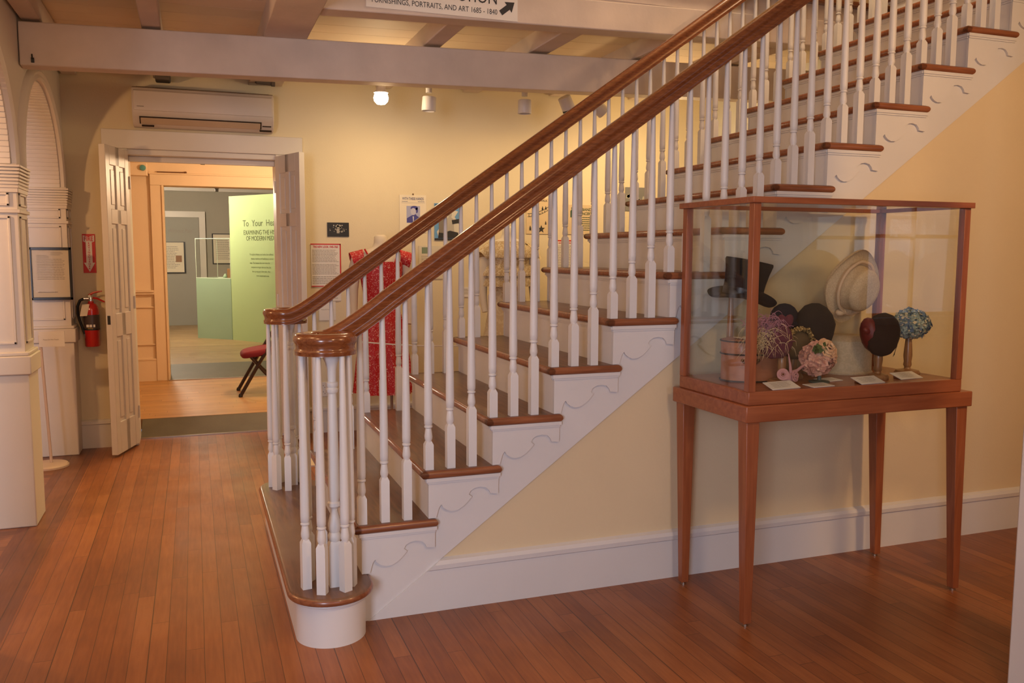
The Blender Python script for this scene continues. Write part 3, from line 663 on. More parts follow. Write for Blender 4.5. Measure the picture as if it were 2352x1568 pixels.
def newel(y, lb):
    b = MB(); q = .024
    vs = []
    for z, r in ((0, q), (.155, q), (.17, q*.7)): vs += [(-r, -r, z), (r, -r, z), (r, r, z), (-r, r, z)]
    b.add(vs, [(0, 3, 2, 1)]+[(k*4+i, k*4+(i+1) % 4, k*4+4+(i+1) % 4, k*4+4+i) for k in range(2) for i in range(4)]+[(8, 9, 10, 11)])
    H = 1.048-R
    b.lathe([(.001, .165), (.017, .165), (.0235, .175), (.025, .19), (.019, .202), (.023, .215), (.0245, .232), (.018, .26), (.012, .285), (.015, .292), (.024, .300), (.024, .312), (.018, .318), (.0205, .335), (.0215, .36), (.020, .5),
             (.017, H-.17), (.0155, H-.145), (.022, H-.138), (.023, H-.128), (.017, H-.122), (.022, H-.115), (.022, H-.105), (.016, H-.10), (.017, H-.06), (.022, H-.035), (.033, H-.012), (.036, H), (.001, H)], (0, 0, 0), 20)
    o = bpy.data.objects.new('newel_post', b.mesh('newel_post', white, 40)); COL.objects.link(o); o.parent = ST; o.location = (CX+.017, y, R); o['label'] = lb
newel(CY-.018, 'turned centre post under the near curled rail end'); newel(W-CY+.018, 'turned centre post under the far curled rail end')
# handrails with curled volutes
HP = [(-.006, .039), (-.022, .037), (-.031, .030), (-.0355, .020), (-.0355, .012), (-.032, .004), (-.0285, -.003), (-.027, -.012), (-.0275, -.018), (-.0315, -.021), (-.0325, -.026), (-.0305, -.030), (-.031, -.038)]
HP += [(-u, v) for u, v in HP[::-1]]
def rail(far):
    yr = .016; zl = 1.084; path = []
    xe = NS*G+.1; x = xe
    while x > .40: path.append((x, yr, rail_z(x))); x -= .12
    p2 = (.385, rail_z(.385)); p1 = ((zl-1.81)/.705+1.2, zl); p0 = (CX-.005, zl)
    for i in range(13):
        t_ = i/12; u = 1-t_; xx = u*u*p2[0]+2*u*t_*(p1[0]+.02)+t_*t_*p0[0]; zz = u*u*p2[1]+2*u*t_*zl+t_*t_*p0[1]; path.append((xx, yr, zz))
    r0 = yr-CY; n = 44
    for i in range(1, n+1):
        ad = 90+385*i/n; r = r0-max(0, ad-330)/145*.010
        path.append((CX+r*math.cos(math.radians(ad)), CY+r*math.sin(math.radians(ad)), zl-.0004*max(0, i-40)))
    b = MB(); b.sweep(path, HP)
    if far:
        b.v = [Vector((v.x, W-v.y, v.z)) for v in b.v]; b.f = [tuple(reversed(f)) for f in b.f]
    obj('handrail', b, railw, ST, ang=50, label='far oak handrail ending in a curl' if far else 'near oak handrail ending in a curl')
rail(0); rail(1)

# ================================================================== DISPLAY CASE
import math as _m
DT = thing('display_table', 'cherry wood table with tall tapered legs under the glass hat case', 'table', (1.58, -.30, 0))
TX0, TX1, TY0, TY1 = 1.575, 2.668, -.567, -.048
b = MB(); b.box(TX0, TX1, TY0, TY1, .79, .852); obj('apron', b, casew, DT, bev=.004)
for (x, y, sx, sy) in ((TX0+.012, TY0+.012, 1, 1), (TX1-.012, TY0+.012, -1, 1), (TX0+.012, TY1-.012, 1, -1), (TX1-.012, TY1-.012, -1, -1)):
    a = .056; c = .032; dx = .022 if sx > 0 else -.018
    b = MB(); xs = [x, x+sx*a]; ys = [y, y+sy*a]; xb = [x+dx, x+dx+sx*c]; yb = [y+sy*.01, y+sy*(.01+c)]
    if sx < 0: xb = [x+.02, x+.02-c]
    b.add([(xb[0], yb[0], .012), (xb[1], yb[0], .012), (xb[1], yb[1], .012), (xb[0], yb[1], .012), (xs[0], ys[0], .79), (xs[1], ys[0], .79), (xs[1], ys[1], .79), (xs[0], ys[1], .79)],
          [(0, 1, 2, 3), (4, 7, 6, 5), (0, 4, 5, 1), (1, 5, 6, 2), (2, 6, 7, 3), (3, 7, 4, 0)])
    lg = obj('leg', b, casev, DT, bev=.002)
    b = MB(); b.lathe([(.011, 0), (.011, .008), (.006, .008), (.006, .013)], ((xb[0]+xb[1])/2, (yb[0]+yb[1])/2, 0), 12); obj('foot_glide', b, metalm, lg)
DC = thing('display_case', 'glass hat case with cherry wood posts and base on the tapered table', 'display case', (1.59, -.30, .852))
X0, X1, Y0, Y1, Z0, Z1 = 1.592, 2.62, -.553, -.072, .852, 1.612
obj('case_base', MB().box(X0, X1, Y0, Y1, Z0, .902), casew, DC, bev=.003)
for (x, y) in ((X0, Y0), (X1-.03, Y0), (X0, Y1-.03), (X1-.03, Y1-.03)):
    obj('corner_post', MB().box(x, x+.03, y, y+.03, .902, Z1-.022), casev, DC, bev=.0015)
b = MB()
for (p, q) in (((X0-.012, Y0-.012), (X1+.008, Y0+.024)), ((X0-.012, Y1-.024), (X1+.008, Y1+.012)), ((X0-.012, Y0+.024), (X0+.024, Y1-.024)), ((X1-.028, Y0+.024), (X1+.008, Y1-.024))): b.box(p[0], q[0], p[1], q[1], Z1-.022, Z1)
obj('top_frame', b, casew, DC, bev=.0015)
for q in ((X0+.03, X1-.03, Y0+.012, Y0+.016, .903, Z1-.023), (X0+.03, X1-.03, Y1-.016, Y1-.012, .903, Z1-.023), (X0+.012, X0+.016, Y0+.03, Y1-.03, .903, Z1-.023), (X1-.016, X1-.012, Y0+.03, Y1-.03, .903, Z1-.023), (X0+.02, X1-.024, Y0+.02, Y1-.02, Z1-.014, Z1-.010)):
    obj('glass_pane', MB().box(*q), glass, DC)
ZF = .902
def rot(ax, deg): return Matrix.Rotation(_m.radians(deg), 3, ax)
def RX(c, M): return Matrix.Translation(Vector(c)) @ M.to_4x4()
def stand(parent, x, y, z1, m=turnw, slim=False, k=1):
    b = MB()
    if slim: b.lathe([(.001, 0), (.04, 0), (.04, .006), (.008, .01), (.006, z1-ZF), (.001, z1-ZF)], (x, y, ZF), 16)
    else: b.lathe([(.001, 0), (.05*k, 0), (.052*k, .008), (.045*k, .018), (.014, .024), (.012, .03), (.017, .04), (.015, .055), (.018, .08), (.016, .11), (.010, max(.12, z1-ZF-.01)), (.02, max(.13, z1-ZF)), (.001, max(.13, z1-ZF))], (x, y, ZF), 18)
    obj('stand', b, m, parent)
felt = lambda n, c: speckle(n, c, tuple(v*1.15 for v in c), 220, .5, 1.0)
blackfelt = felt('black_felt', (.006, .007, .009))
navyfelt = felt('navy_felt', (.006, .010, .024)); charfelt = felt('charcoal_felt', (.012, .010, .010)); brownfelt = felt('brown_felt', (.020, .010, .008))
# black top hat
t = thing('top_hat', 'tall black flared top hat with upturned brim at the left of the case', 'hat', (1.79, -.22, ZF))
c = Vector((1.82, -.17, 1.232)); M = RX(c, rot('Y', 10) @ rot('X', 4))
b = MB(); b.lathe([(.001, 0), (.076, 0), (.078, .02), (.080, .06), (.086, .105), (.094, .142), (.092, .150), (.06, .152), (.001, .150)], (0, 0, 0), 36, sx=1.08, sy=.95); b.xform(M); obj('crown', b, blackfelt, t)
b = MB(); rings = []
for (r, dz) in ((.078, 0), (.10, -.004), (.125, -.002), (.142, .004), (.146, .008), (.142, .001), (.12, -.007), (.10, -.009), (.078, -.005)):
    rings.append([Vector((r*1.0*_m.cos(a), r*.92*_m.sin(a), dz+(r-.078)*(-.40*abs(_m.cos(a))+.35*abs(_m.sin(a))))) for a in [2*PI*i/40 for i in range(40)]])
b.loft(rings, cap=False); b.xform(M); obj('brim', b, blackfelt, t, ang=60)
b = MB(); b.lathe([(.0775, .002), (.0785, .002), (.080, .034), (.079, .034)], (0, 0, 0), 36, sx=1.085, sy=.96); b.xform(M); obj('hat_band', b, mat('black_ribbon', (.004, .004, .005), .35), t)
stand(t, 1.80, -.122, 1.232, k=.6)
# hat box
t = thing('hat_box', 'oval tan hat box with dark piping and a small handle', 'box', (1.80, -.23, ZF))
tan = wood('tan_leatherette', (.34, .13, .065), (.44, .18, .09), 'X', 12, .45, .1, 3)
bx_, by_ = 1.802, -.272
b = MB(); b.lathe([(.001, 0), (.13, 0), (.13, .108), (.001, .108)], (bx_, by_, ZF), 48, sx=1.0, sy=.72); obj('box_body', b, tan, t)
b = MB(); b.lathe([(.001, .112), (.132, .112), (.132, .16), (.128, .166), (.001, .168)], (bx_, by_, ZF), 48, sx=1.0, sy=.72); obj('lid', b, tan, t)
b = MB()
for zz in (.004, .110, .161): b.tube([(bx_+(.1335)*_m.cos(2*PI*i/48), by_+.72*(.1335)*_m.sin(2*PI*i/48), ZF+zz) for i in range(49)], .0032, 6)
obj('piping', b, mat('dark_piping', (.02, .012, .012), .5), t)
b = MB(); hp = []
for i in range(13):
    a = PI*i/12; hx = -.062+.028*_m.cos(a); hp.append((bx_+hx, by_-.72*.125*_m.sqrt(max(0, 1-(hx/.122)**2))-.008, ZF+.088-.016*_m.sin(a)))
b.tube(hp, .003, 6); b.ball(hp[0], .007, .005, .007); b.ball(hp[-1], .007, .005, .007); obj('handle', b, mat('aged_brass', (.18, .10, .05), .45, .6), t)
tag(obj('paper_label', MB().box(1.735, 1.80, -.30, -.24, ZF+.170, ZF+.172), paper, org=(1.76, -.24, ZF+.17)), 'folded paper card lying on the lid of the hat box', 'card')
# flower / feather helpers
def petals(mb, c, n, rr, size, up_=.4, shape=None, flat=1.0, M=None):
    for i in range(n):
        d = Vector((random.gauss(0, 1), random.gauss(0, 1), random.gauss(0, 1))).normalized()
        p = Vector((d.x*rr[0], d.y*rr[1], d.z*rr[2])); s = size*random.uniform(.6, 1.25)
        a = d.orthogonal().normalized(); a.rotate(Matrix.Rotation(random.uniform(0, 2*PI), 3, d)); bvec = d.cross(a)
        a = (a+d*random.uniform(-.2, up_*1.6)).normalized()
        q = [p-a*s*.3, p+bvec*s*.5+a*s*.2+d*s*.16, p+a*s*.8+d*s*.05*random.random(), p-bvec*s*.5+a*s*.2+d*s*.16, p+a*s*.3+d*s*.02]
        if M: q = [M @ v for v in q]
        q = [v+Vector(c) for v in q]; mb.add(q, [(0, 1, 4), (1, 2, 4), (2, 3, 4), (3, 0, 4)])
def rose(mb, c, r, nrm, turns=3):
    nrm = Vector(nrm).normalized(); a = nrm.orthogonal().normalized(); bq = nrm.cross(a)
    for k in range(turns):
        R_ = r*(.32+.68*k/(turns-1)); np_ = 4+k
        for i in range(np_):
            th = 2*PI*i/np_+k*.7; vs = []
            for u in range(5):
                for v in range(4):
                    ang = th+(u-2)/4*(2*PI/np_)*1.25; rad = R_*(.55+.5*v/3); hgt = r*(.55-.18*k)*(1-((v/3-.6)**2))+.0-.15*abs(u-2)/2*r*(v/3)
                    vs.append(Vector(c)+(a*_m.cos(ang)+bq*_m.sin(ang))*rad+nrm*hgt)
            mb.add(vs, [(u*4+v, u*4+v+1, u*4+v+5, u*4+v+4) for u in range(4) for v in range(3)])
# purple feathered hat
t = thing('feathered_hat', 'purple velvet hat with lilac and cream curled feathers in front of the top hat', 'hat', (1.87, -.33, ZF))
pv = felt('plum_velvet', (.11, .022, .040)); c = Vector((1.809, -.42, 1.0726))
b = MB(); b.ball((0, 0, 0), .062, .058, .075, 20)
for v in b.v: v *= 1+.10*_m.sin(v.x*70+v.z*40)*.6+.05*noise.noise(v*30)
b.xform(RX(c, rot('Y', 20))); obj('velvet_crown', b, pv, t)
b = MB()
for s_ in (-1, 1): b.ball((c.x+.03+s_*.012, c.y-.01, c.z+.075), .02, .015, .03, 10, rot('Y', s_*30))
b.tube([c+Vector((-.02, -.056, .004)), c+Vector((.02, -.06, .002)), c+Vector((.058, -.035, .0))], .003, 6); obj('bow', b, pv, t)
def feathers(parent, nm, c, n, spread, ln, m, down=.6, rad=.0011):
    b = MB()
    for i in range(n):
        a = random.uniform(0, 2*PI); p = Vector(c)+Vector((random.gauss(0, 1)*spread[0], random.gauss(0, 1)*spread[1], random.gauss(0, 1)*spread[2]))
        d = Vector((_m.cos(a), _m.sin(a)*.6, random.uniform(-.2, .8))).normalized(); pts = [p]
        for k in range(7): d = (d+Vector((0, 0, -down*.35))+Vector((random.gauss(0, .25), random.gauss(0, .2), random.gauss(0, .2)))).normalized(); pts.append(pts[-1]+d*ln/7)
        b.tube(pts, [rad*(1.3-.15*k) for k in range(8)], 4, False)
    obj(nm, b, m, parent, ang=80)
feathers(t, 'lilac_feathers', (1.762, -.42, 1.140), 300, (.036, .022, .018), .055, mat('lilac_feather', (.42, .20, .27), .8), .9)
feathers(t, 'cream_feathers', (1.755, -.425, 1.089), 320, (.036, .02, .022), .07, mat('cream_feather', (.62, .48, .28), .8), 1.0)
stand(t, 1.84, -.415, 1.03)
# gold braided band hat beside it
t = thing('beaded_hat', 'small olive and plum hat with gold beaded edge beside the purple feathers', 'hat', (1.965, -.36, ZF))
b = MB(); b.ball((0, 0, 0), .055, .04, .062, 18); b.xform(RX((1.979, -.325, 1.041), rot('Y', 38))); obj('crown', b, felt('olive_felt', (.10, .065, .028)), t)
b = MB()
for i in range(150):
    s_ = i/150; a = _m.radians(-35+190*s_); p = Vector((1.979+.060*_m.cos(a)+random.gauss(0, .003), -.345+random.gauss(0, .012), 1.045+.066*_m.sin(a)+random.gauss(0, .003))); b.ball(p, random.uniform(.003, .0055), n=6)
obj('beaded_edge', b, speckle('gold_beads', (.20, .12, .04), (.55, .40, .16), 90, .52, .25), t)
stand(t, 1.985, -.30, 1.0, k=.8)
# pale lilac ribbon spray lying by the front
b = MB(); c0 = Vector((1.855, -.452, .950))
pet = mat('lilac_ribbon', (.50, .24, .24), .6)
b.tube([c0, c0+Vector((-.004, 0, .03)), c0+Vector((-.014, 0, .075))], [.007, .005, .002], 8); b.tube([c0, c0+Vector((.03, .0, .008)), c0+Vector((.075, .01, .03))], [.008, .006, .005], 8)
rose(b, c0+Vector((-.04, -.005, -.004)), .022, (-.5, -.8, .2)); rose(b, c0+Vector((.012, -.01, -.012)), .022, (.3, -.9, .1)); b.ball(c0+Vector((0, 0, -.018)), .032, .012, .02, 12)
b.tube([c0+Vector((0, 0, -.02)), c0+Vector((0, .005, -.044))], .004, 6)
tag(obj('ribbon_spray', b, pet, org=(1.88, -.43, ZF), ang=60), 'twisted lilac ribbon rosettes near the front left glass', 'trimming')
# pink rose hat
t = thing('rose_hat', 'pink petal hat with large pale roses on a thin green stand', 'hat', (2.04, -.40, ZF))
pk = speckle('pink_petal', (.62, .30, .22), (.72, .42, .30), 30, .5, .7); cc = Vector((1.99, -.44, .9994))
b = MB(); b.ball(cc, .055, .045, .05, 18); petals(b, cc, 420, (.062, .052, .056), .030)
obj('petals', b, pk, t, ang=70)
b = MB(); rose(b, cc+Vector((.015, -.04, .045)), .042, (.1, -.75, .5), 4); rose(b, cc+Vector((.055, -.02, .01)), .032, (.5, -.7, .3), 3); obj('roses', b, speckle('peach_petal', (.70, .40, .22), (.78, .52, .30), 25, .5, .65), t, ang=60)
b = MB(); petals(b, cc+Vector((-.03, -.04, .04)), 14, (.018, .01, .012), .03); obj('leaves', b, mat('leaf_green', (.06, .10, .02), .7), t)
stand(t, 2.01, -.43, .96, mat('green_stand', (.07, .10, .08), .5), True)
# charcoal felt hat pair
t = thing('felt_hat', 'large charcoal felt hat with rounded crown in the middle of the case', 'hat', (2.10, -.25, ZF))
cc = Vector((2.150, -.225, 1.10)); b = MB(); b.ball((0, 0, 0), .088, .075, .105, 28)
for v in b.v:
    if v.z < -.03: v.x *= .86
b.xform(RX(cc, rot('Y', -12))); obj('crown', b, charfelt, t)
b = MB(); b.lathe([(.05, 0), (.058, -.01), (.062, -.055), (.055, -.075), (.05, -.06)], (0, 0, 0), 24); b.xform(RX(cc+Vector((-.01, .0, -.055)), rot('Y', 8))); obj('turned_brim', b, charfelt, t)
stand(t, 2.155, -.22, 1.0)
t = thing('felt_hat', 'small navy felt cap peeking out behind the charcoal felt hat', 'hat', (2.03, -.17, ZF))
b = MB(); b.ball((2.045, -.155, 1.138), .062, .055, .062, 24); b.lathe([(.061, 0), (.07, -.012), (.068, -.018), (.055, -.01)], (2.045, -.155, 1.128), 28); obj('cap', b, navyfelt, t)
stand(t, 2.04, -.145, 1.10, k=.8)
# cream straw hat on its round drum
t = thing('straw_hat', 'wide cream straw sun hat tipped on its side above a round drum', 'hat', (2.30, -.2, ZF))
straw = speckle('cream_straw', (.58, .44, .27), (.68, .54, .34), 160, .5, .8)
M = RX((2.365, -.195, 1.268), Vector((.14, -.92, -.26)).to_track_quat('Z', 'X').to_matrix())
b = MB(); b.lathe([(.001, .088), (.05, .088), (.078, .082), (.090, .068), (.093, .058), (.090, .052), (.096, .03), (.102, 0)], (0, 0, 0), 40, sx=1, sy=.9); b.xform(M); obj('crown', b, straw, t, ang=50)
b = MB(); rings = []
for (r, dz) in ((.100, 0), (.125, -.012), (.15, -.018), (.162, -.008), (.164, .0), (.160, -.014), (.15, -.024), (.125, -.019), (.100, -.006)):
    rings.append([Vector((r*_m.cos(a), r*.9*_m.sin(a), dz+(r-.1)*.18*_m.sin(3*a))) for a in [2*PI*i/48 for i in range(48)]])
b.loft(rings, False); b.xform(M); obj('brim', b, straw, t, ang=60)
b = MB()
for k in range(3): b.tube([M @ Vector(((.104+.006*k+.002*_m.sin(9*a))*_m.cos(a), (.104+.006*k)*.9*_m.sin(a), .004+.008*k)) for a in [2*PI*i/40 for i in range(41)]], .007, 8)
for k in range(7): b.ball(M @ Vector((-.115+.01*random.random(), .05*(k-3)/3, .012)), .022, .016, .014, 10, rot('X', 40*k))
obj('chiffon_band', b, mat('cream_chiffon', (.68, .50, .32), .7), t, ang=60)
b = MB(); b.lathe([(.001, 0), (.115, 0), (.117, .006), (.112, .012), (.112, .14), (.08, .16), (.001, .16)], (2.32, -.215, ZF), 40, sx=1, sy=.95); o = obj('hat_drum', b, speckle('beige_felt', (.50, .40, .26), (.56, .45, .30), 60, .5, .9), org=(2.32, -.215, ZF)); tag(o, 'beige round felt drum standing behind the wine ribboned hat', 'drum')
# brown felt hat with wine ribbon
t = thing('ribboned_hat', 'dark brown felt hat with wine red ribbon on a turned stand', 'hat', (2.42, -.30, ZF))
cc = Vector((2.308, -.44, 1.0835)); b = MB(); b.ball((0, 0, 0), .078, .055, .088, 30)
for v in b.v: v.x += .008*_m.sin(v.z*25)
b.xform(RX(cc, rot('Y', -18))); obj('crown', b, brownfelt, t)
b = MB()
b.ball(cc+Vector((-.048, .016, .0)), .036, .045, .072, 20, rot('Y', -14)); b.ball(cc+Vector((-.085, -.004, .018)), .018, .012, .012, 12, rot('Y', 25))
obj('ribbon', b, mat('wine_ribbon', (.13, .010, .010), .5), t)
b = MB(); b.tube([cc+Vector((.066, -.01, -.045)), cc+Vector((.062, -.01, -.062)), cc+Vector((.05, -.01, -.09))], .0012, 5); b.tube([cc+Vector((.069, -.01, -.045)), cc+Vector((.060, -.01, -.065)), cc+Vector((.056, -.01, -.085))], .001, 5); obj('loose_thread', b, blackm, t)
stand(t, 2.303, -.428, 1.0, k=.85)
# blue flower hat
t = thing('flower_hat', 'pale blue and white petal hat on a turned wooden stand at the right', 'hat', (2.53, -.30, ZF))
cc = Vector((2.527, -.365, 1.115))
b = MB(); b.ball(cc, .070, .050, .048, 20); petals(b, cc, 900, (.080, .058, .056), .020); obj('blue_petals', b, speckle('blue_petal', (.20, .26, .24), (.34, .42, .38), 45, .5, .7), t, ang=80)
b = MB(); petals(b, cc, 260, (.086, .062, .060), .013, .9); obj('white_petals', b, mat('white_petal', (.62, .55, .38), .7), t, ang=80)
b = MB(); petals(b, cc, 150, (.083, .062, .058), .02, .8); obj('deep_blue_petals', b, mat('deep_blue_petal', (.09, .15, .24), .7), t, ang=80)
stand(t, 2.525, -.36, 1.09)
# caption cards
CARDS = [('white caption card leaning at the front left corner of the case', 1.775, -.503, .07, 16), ('caption card lying flat beside the corner card, in front of the roses', 1.945, -.505, .055, 2), ('caption card lying flat behind the roses stand, second row', 2.08, -.40, .05, 2),
         ('white caption card propped in front of the wine ribboned hat', 2.185, -.503, .065, 16), ('white caption card propped in front of the blue flower hat', 2.43, -.452, .065, 16)]
for lb, x, y, hw, tilt in CARDS:
    t = thing('caption_card', lb, 'card', (x, y, ZF), 'white caption cards on the case floor'); hd = .033; th = _m.radians(tilt); zz = ZF+.002+_m.sin(th)*hd
    X_ = Vector((1, .12, 0)).normalized(); Y_ = Vector((-.25*0, _m.cos(th), _m.sin(th)))
    obj('card', MB().obox((x, y, zz), X_, Y_, X_.cross(Y_), hw, hd, .001), paperw, t)
    b = MB(); nn = X_.cross(Y_).normalized()
    for k in range(4):
        for s0, s1 in ((-.7, -.2), (-.15, .3), (.34, .6 if k < 3 else .4)):
            q = [Vector((x, y, zz))+X_*hw*a+Y_*hd*(bb_)+nn*.0014 for a, bb_ in ((s0, .6-.35*k-.06), (s1, .6-.35*k-.06), (s1, .6-.35*k+.02), (s0, .6-.35*k+.02))]; b.add(q, [(0, 1, 2, 3)])
    obj('printed_text', b, inkg, t)
    if tilt > 5: b = MB(); b.prism([(y-hd*.9, ZF), (y+hd*.9, ZF), (y+hd*.9, zz+hd*_m.sin(th)-.003)], 'yz', x-hw*.6, x+hw*.6); obj('wedge', b, casew, t)

# ================================================================== REAR WALL THINGS
# air conditioner
t = thing('air_conditioner', 'white wall-mounted air conditioner above the double doorway', 'air conditioner', (-.19, 3.62, 2.28))
b = MB(); prof = [(3.619, 2.29), (3.619, 2.55), (3.46, 2.552), (3.435, 2.54), (3.418, 2.515), (3.412, 2.45), (3.416, 2.38), (3.428, 2.355), (3.445, 2.33), (3.47, 2.305), (3.50, 2.29)]
b.prism(prof, 'yz', -.668, .281); obj('body', b, acw, t, bev=.006, ang=30)
b = MB(); b.prism([(3.409, 2.385), (3.4005, 2.45), (3.407, 2.515), (3.42, 2.528), (3.43, 2.52), (3.43, 2.385)], 'yz', -.655, .268); obj('front_panel', b, acw, t, bev=.003)
b = MB(); b.obox((-.215, 3.4495, 2.322), (1, 0, 0), (0, .72, -.7), (0, .7, .72), .40, .026, .006); obj('louvre', b, acs, t, bev=.002)
b = MB(); b.obox((-.215, 3.446, 2.3235), (1, 0, 0), (0, .72, -.7), (0, .7, .72), .408, .031, .002); b.box(-.64, .25, 3.46, 3.6, 2.5525, 2.5535)
for x0, x1, dz in ((-.61, -.53, -.025), (.18, .265, -.022), (.20, .262, .012)): b.obox(((x0+x1)/2, 3.458-dz*.3, 2.313+dz), (1, 0, 0), (0, .72, -.7), (0, .7, .72), (x1-x0)/2, .004, .006)
obj('vent_gap', b, mat('dark_gap', (.03, .018, .012), .6), t)
b = MB(); b.box(-.635, -.59, 3.402, 3.4045, 2.408, 2.414); obj('maker_mark', b, inkg, t)
for x, w_, lb in ((-.463, .05, 'small dark box under the ceiling above the left of the air conditioner'), (.20, .09, 'dark pipe stub at the ceiling above the right of the air conditioner')):
    t = thing('pipe_stub', lb, 'pipe', (x, 3.45, 2.74))
    if w_ < .06: obj('cap_box', MB().box(x-w_, x+w_, 3.40, 3.55, 2.60, 2.655), mat('dust_grey', (.12, .10, .08), .8), t, bev=.01); obj('pipe', MB().tube([(x, 3.48, 2.65), (x, 3.48, 2.76)], .012, 8), MATS['dust_grey'], t)
    else: obj('elbow', MB().tube([(x-.05, 3.45, 2.77), (x-.05, 3.45, 2.665), (x-.03, 3.45, 2.64), (x+.07, 3.45, 2.635)], .02, 10), MATS['dust_grey'], t); obj('pipe_collar', MB().tube([(x+.07, 3.45, 2.635), (x+.095, 3.45, 2.635)], .026, 10), MATS['dust_grey'], t)
# fire sign
t = thing('fire_extinguisher_sign', 'red and white arrow sign reading fire extinguisher', 'sign', (-.995, 3.62, 1.26))
fx = -.995; obj('plate', MB().box(fx-.041, fx+.041, 3.614, 3.619, 1.262, 1.536), signred, t)
b = MB(); pts = [(-.036, .128), (0, .117), (.036, .128), (.036, .085), (.020, .078), (.020, -.065), (.036, -.065), (0, -.130), (-.036, -.065), (-.020, -.065), (-.020, .078), (-.036, .085)]
b.add([(fx+p, 3.6135, 1.399+q) for p, q in pts], [tuple(range(12))]); obj('arrow', b, paperw, t)
b = MB(); text(b, 'FIRE', fx, 1.487, 3.613, h=.031, width=.058, align='C', bold=.02)
for i, ch in enumerate('EXTINGUISHER'): text(b, ch, fx, 1.466-.0163*i, 3.613, h=.0115, sx=1.25, align='C', bold=.02)
obj('lettering', b, signred, t)
# extinguisher
t = thing('fire_extinguisher', 'red fire extinguisher with black hose hung on the wall beside the open door', 'fire extinguisher', (-.995, 3.55, .74))
ex, ey = -.992, 3.545
b = MB(); b.lathe([(.001, 0), (.046, 0), (.050, .006), (.050, .25), (.047, .275), (.034, .298), (.018, .308), (.018, .32), (.001, .32)], (ex, ey, .745), 32); obj('cylinder', b, redm, t)
b = MB(); b.lathe([(.0505, .125), (.0512, .125), (.0512, .225), (.0505, .225)], (ex, ey, .745), 32); obj('instruction_label', b, mat('dark_label', (.07, .045, .04), .35), t)
b = MB()
for k in range(3): b.obox((ex-.022+.02*k, ey-.0522+abs(k-1)*.004, .745+.148), (1, .0, 0), (0, 0, 1), (0, 1, 0), .008, .009, .0008)
obj('pictograms', b, paperw, t); b = MB(); b.lathe([(.0508, .117), (.0525, .117), (.0525, .126), (.0508, .126)], (ex, ey, .745), 32); obj('retaining_strap', b, blackm, t)
b = MB(); text(b, 'Sentry', ex-.004, .745+.127, ey-.054, h=.009, width=.034, align='C', shear=.2); obj('brand_lettering', b, mat('yellow_ink', (.6, .4, .03), .5), t)
b = MB(); b.lathe([(.001, .315), (.016, .315), (.016, .35), (.012, .36), (.001, .36)], (ex, ey, .745), 16); b.tube([(ex, ey, 1.082), (ex-.045, ey-.005, 1.082)], .009, 10); b.tube([(ex-.004, ey-.01, 1.1), (ex-.004, ey-.028, 1.1)], .010, 12); obj('valve', b, chrome, t)
b = MB(); b.tube([(ex-.012, ey, 1.105), (ex+.02, ey, 1.125), (ex+.075, ey-.01, 1.135)], [.009, .007, .005], 8); b.tube([(ex, ey, 1.09), (ex+.04, ey, 1.083), (ex+.09, ey-.01, 1.058)], [.009, .007, .005], 8); obj('squeeze_handle', b, redm, t)
hs = [(ex-.045, ey-.005, 1.082), (ex-.068, ey-.008, 1.07), (ex-.084, ey-.01, 1.03), (ex-.085, ey-.01, .98), (ex-.075, ey-.01, .93), (ex-.058, ey-.012, .875), (ex-.045, ey-.015, .835)]
obj('hose', MB().tube(hs, .0095, 10), blackm, t); obj('nozzle', MB().tube([hs[-1], (ex-.036, ey-.018, .80)], [.010, .008], 10), mat('grey_nozzle', (.25, .23, .22), .4), t)
b = MB(); b.obox((ex-.036, ey-.054, 1.005), (1, .2, 0), (.22, 0, 1), (.2, -1, 0), .023, .042, .0006); obj('inspection_tag', b, paper, t); obj('wall_bracket', MB().box(ex-.015, ex+.015, ey+.045, 3.619, .95, 1.08), chrome, t)
obj('hose_clip', MB().tube([(ex-.062, ey-.012, .87), (ex-.03, ey-.035, .868)], .006, 6), blackm, t)
# framed letter hung on the rear column
t = thing('framed_letter', 'typed letter in a thin black frame hung on the rear column', 'picture frame', (-1.2, 3.38, 1.10))
b = MB(); fx0, fx1, fz0, fz1, fy = -1.338, -1.082, 1.085, 1.44, 3.372
for q in ((fx0, fx1, fz1-.018, fz1), (fx0, fx1, fz0, fz0+.018), (fx0, fx0+.016, fz0, fz1), (fx1-.016, fx1, fz0, fz1)): b.box(q[0], q[1], fy, fy+.018, q[2], q[3])
obj('frame', b, blackf, t, bev=.002); obj('letter_sheet', MB().box(fx0+.01, fx1-.01, fy+.009, fy+.015, fz0+.01, fz1-.01), paper, t)
b = MB(); bars(b, fx0+.045, fx1-.04, fz1-.075, fz1-.22, 13, fy+.0083, rag=.1, th=.3); bars(b, fx0+.13, fx1-.05, fz1-.03, fz1-.055, 3, fy+.0083); bars(b, fx0+.045, fx0+.12, fz1-.05, fz1-.075, 3, fy+.0083); bars(b, fx0+.045, fx1-.07, fz0+.045, fz0+.06, 1, fy+.0083); obj('typed_text', b, inkg, t)
obj('frame_glass', MB().box(fx0+.014, fx1-.014, fy+.004, fy+.006, fz0+.014, fz1-.014), glassm('matt_frame_glass', (.98, .98, .98), .02), t)
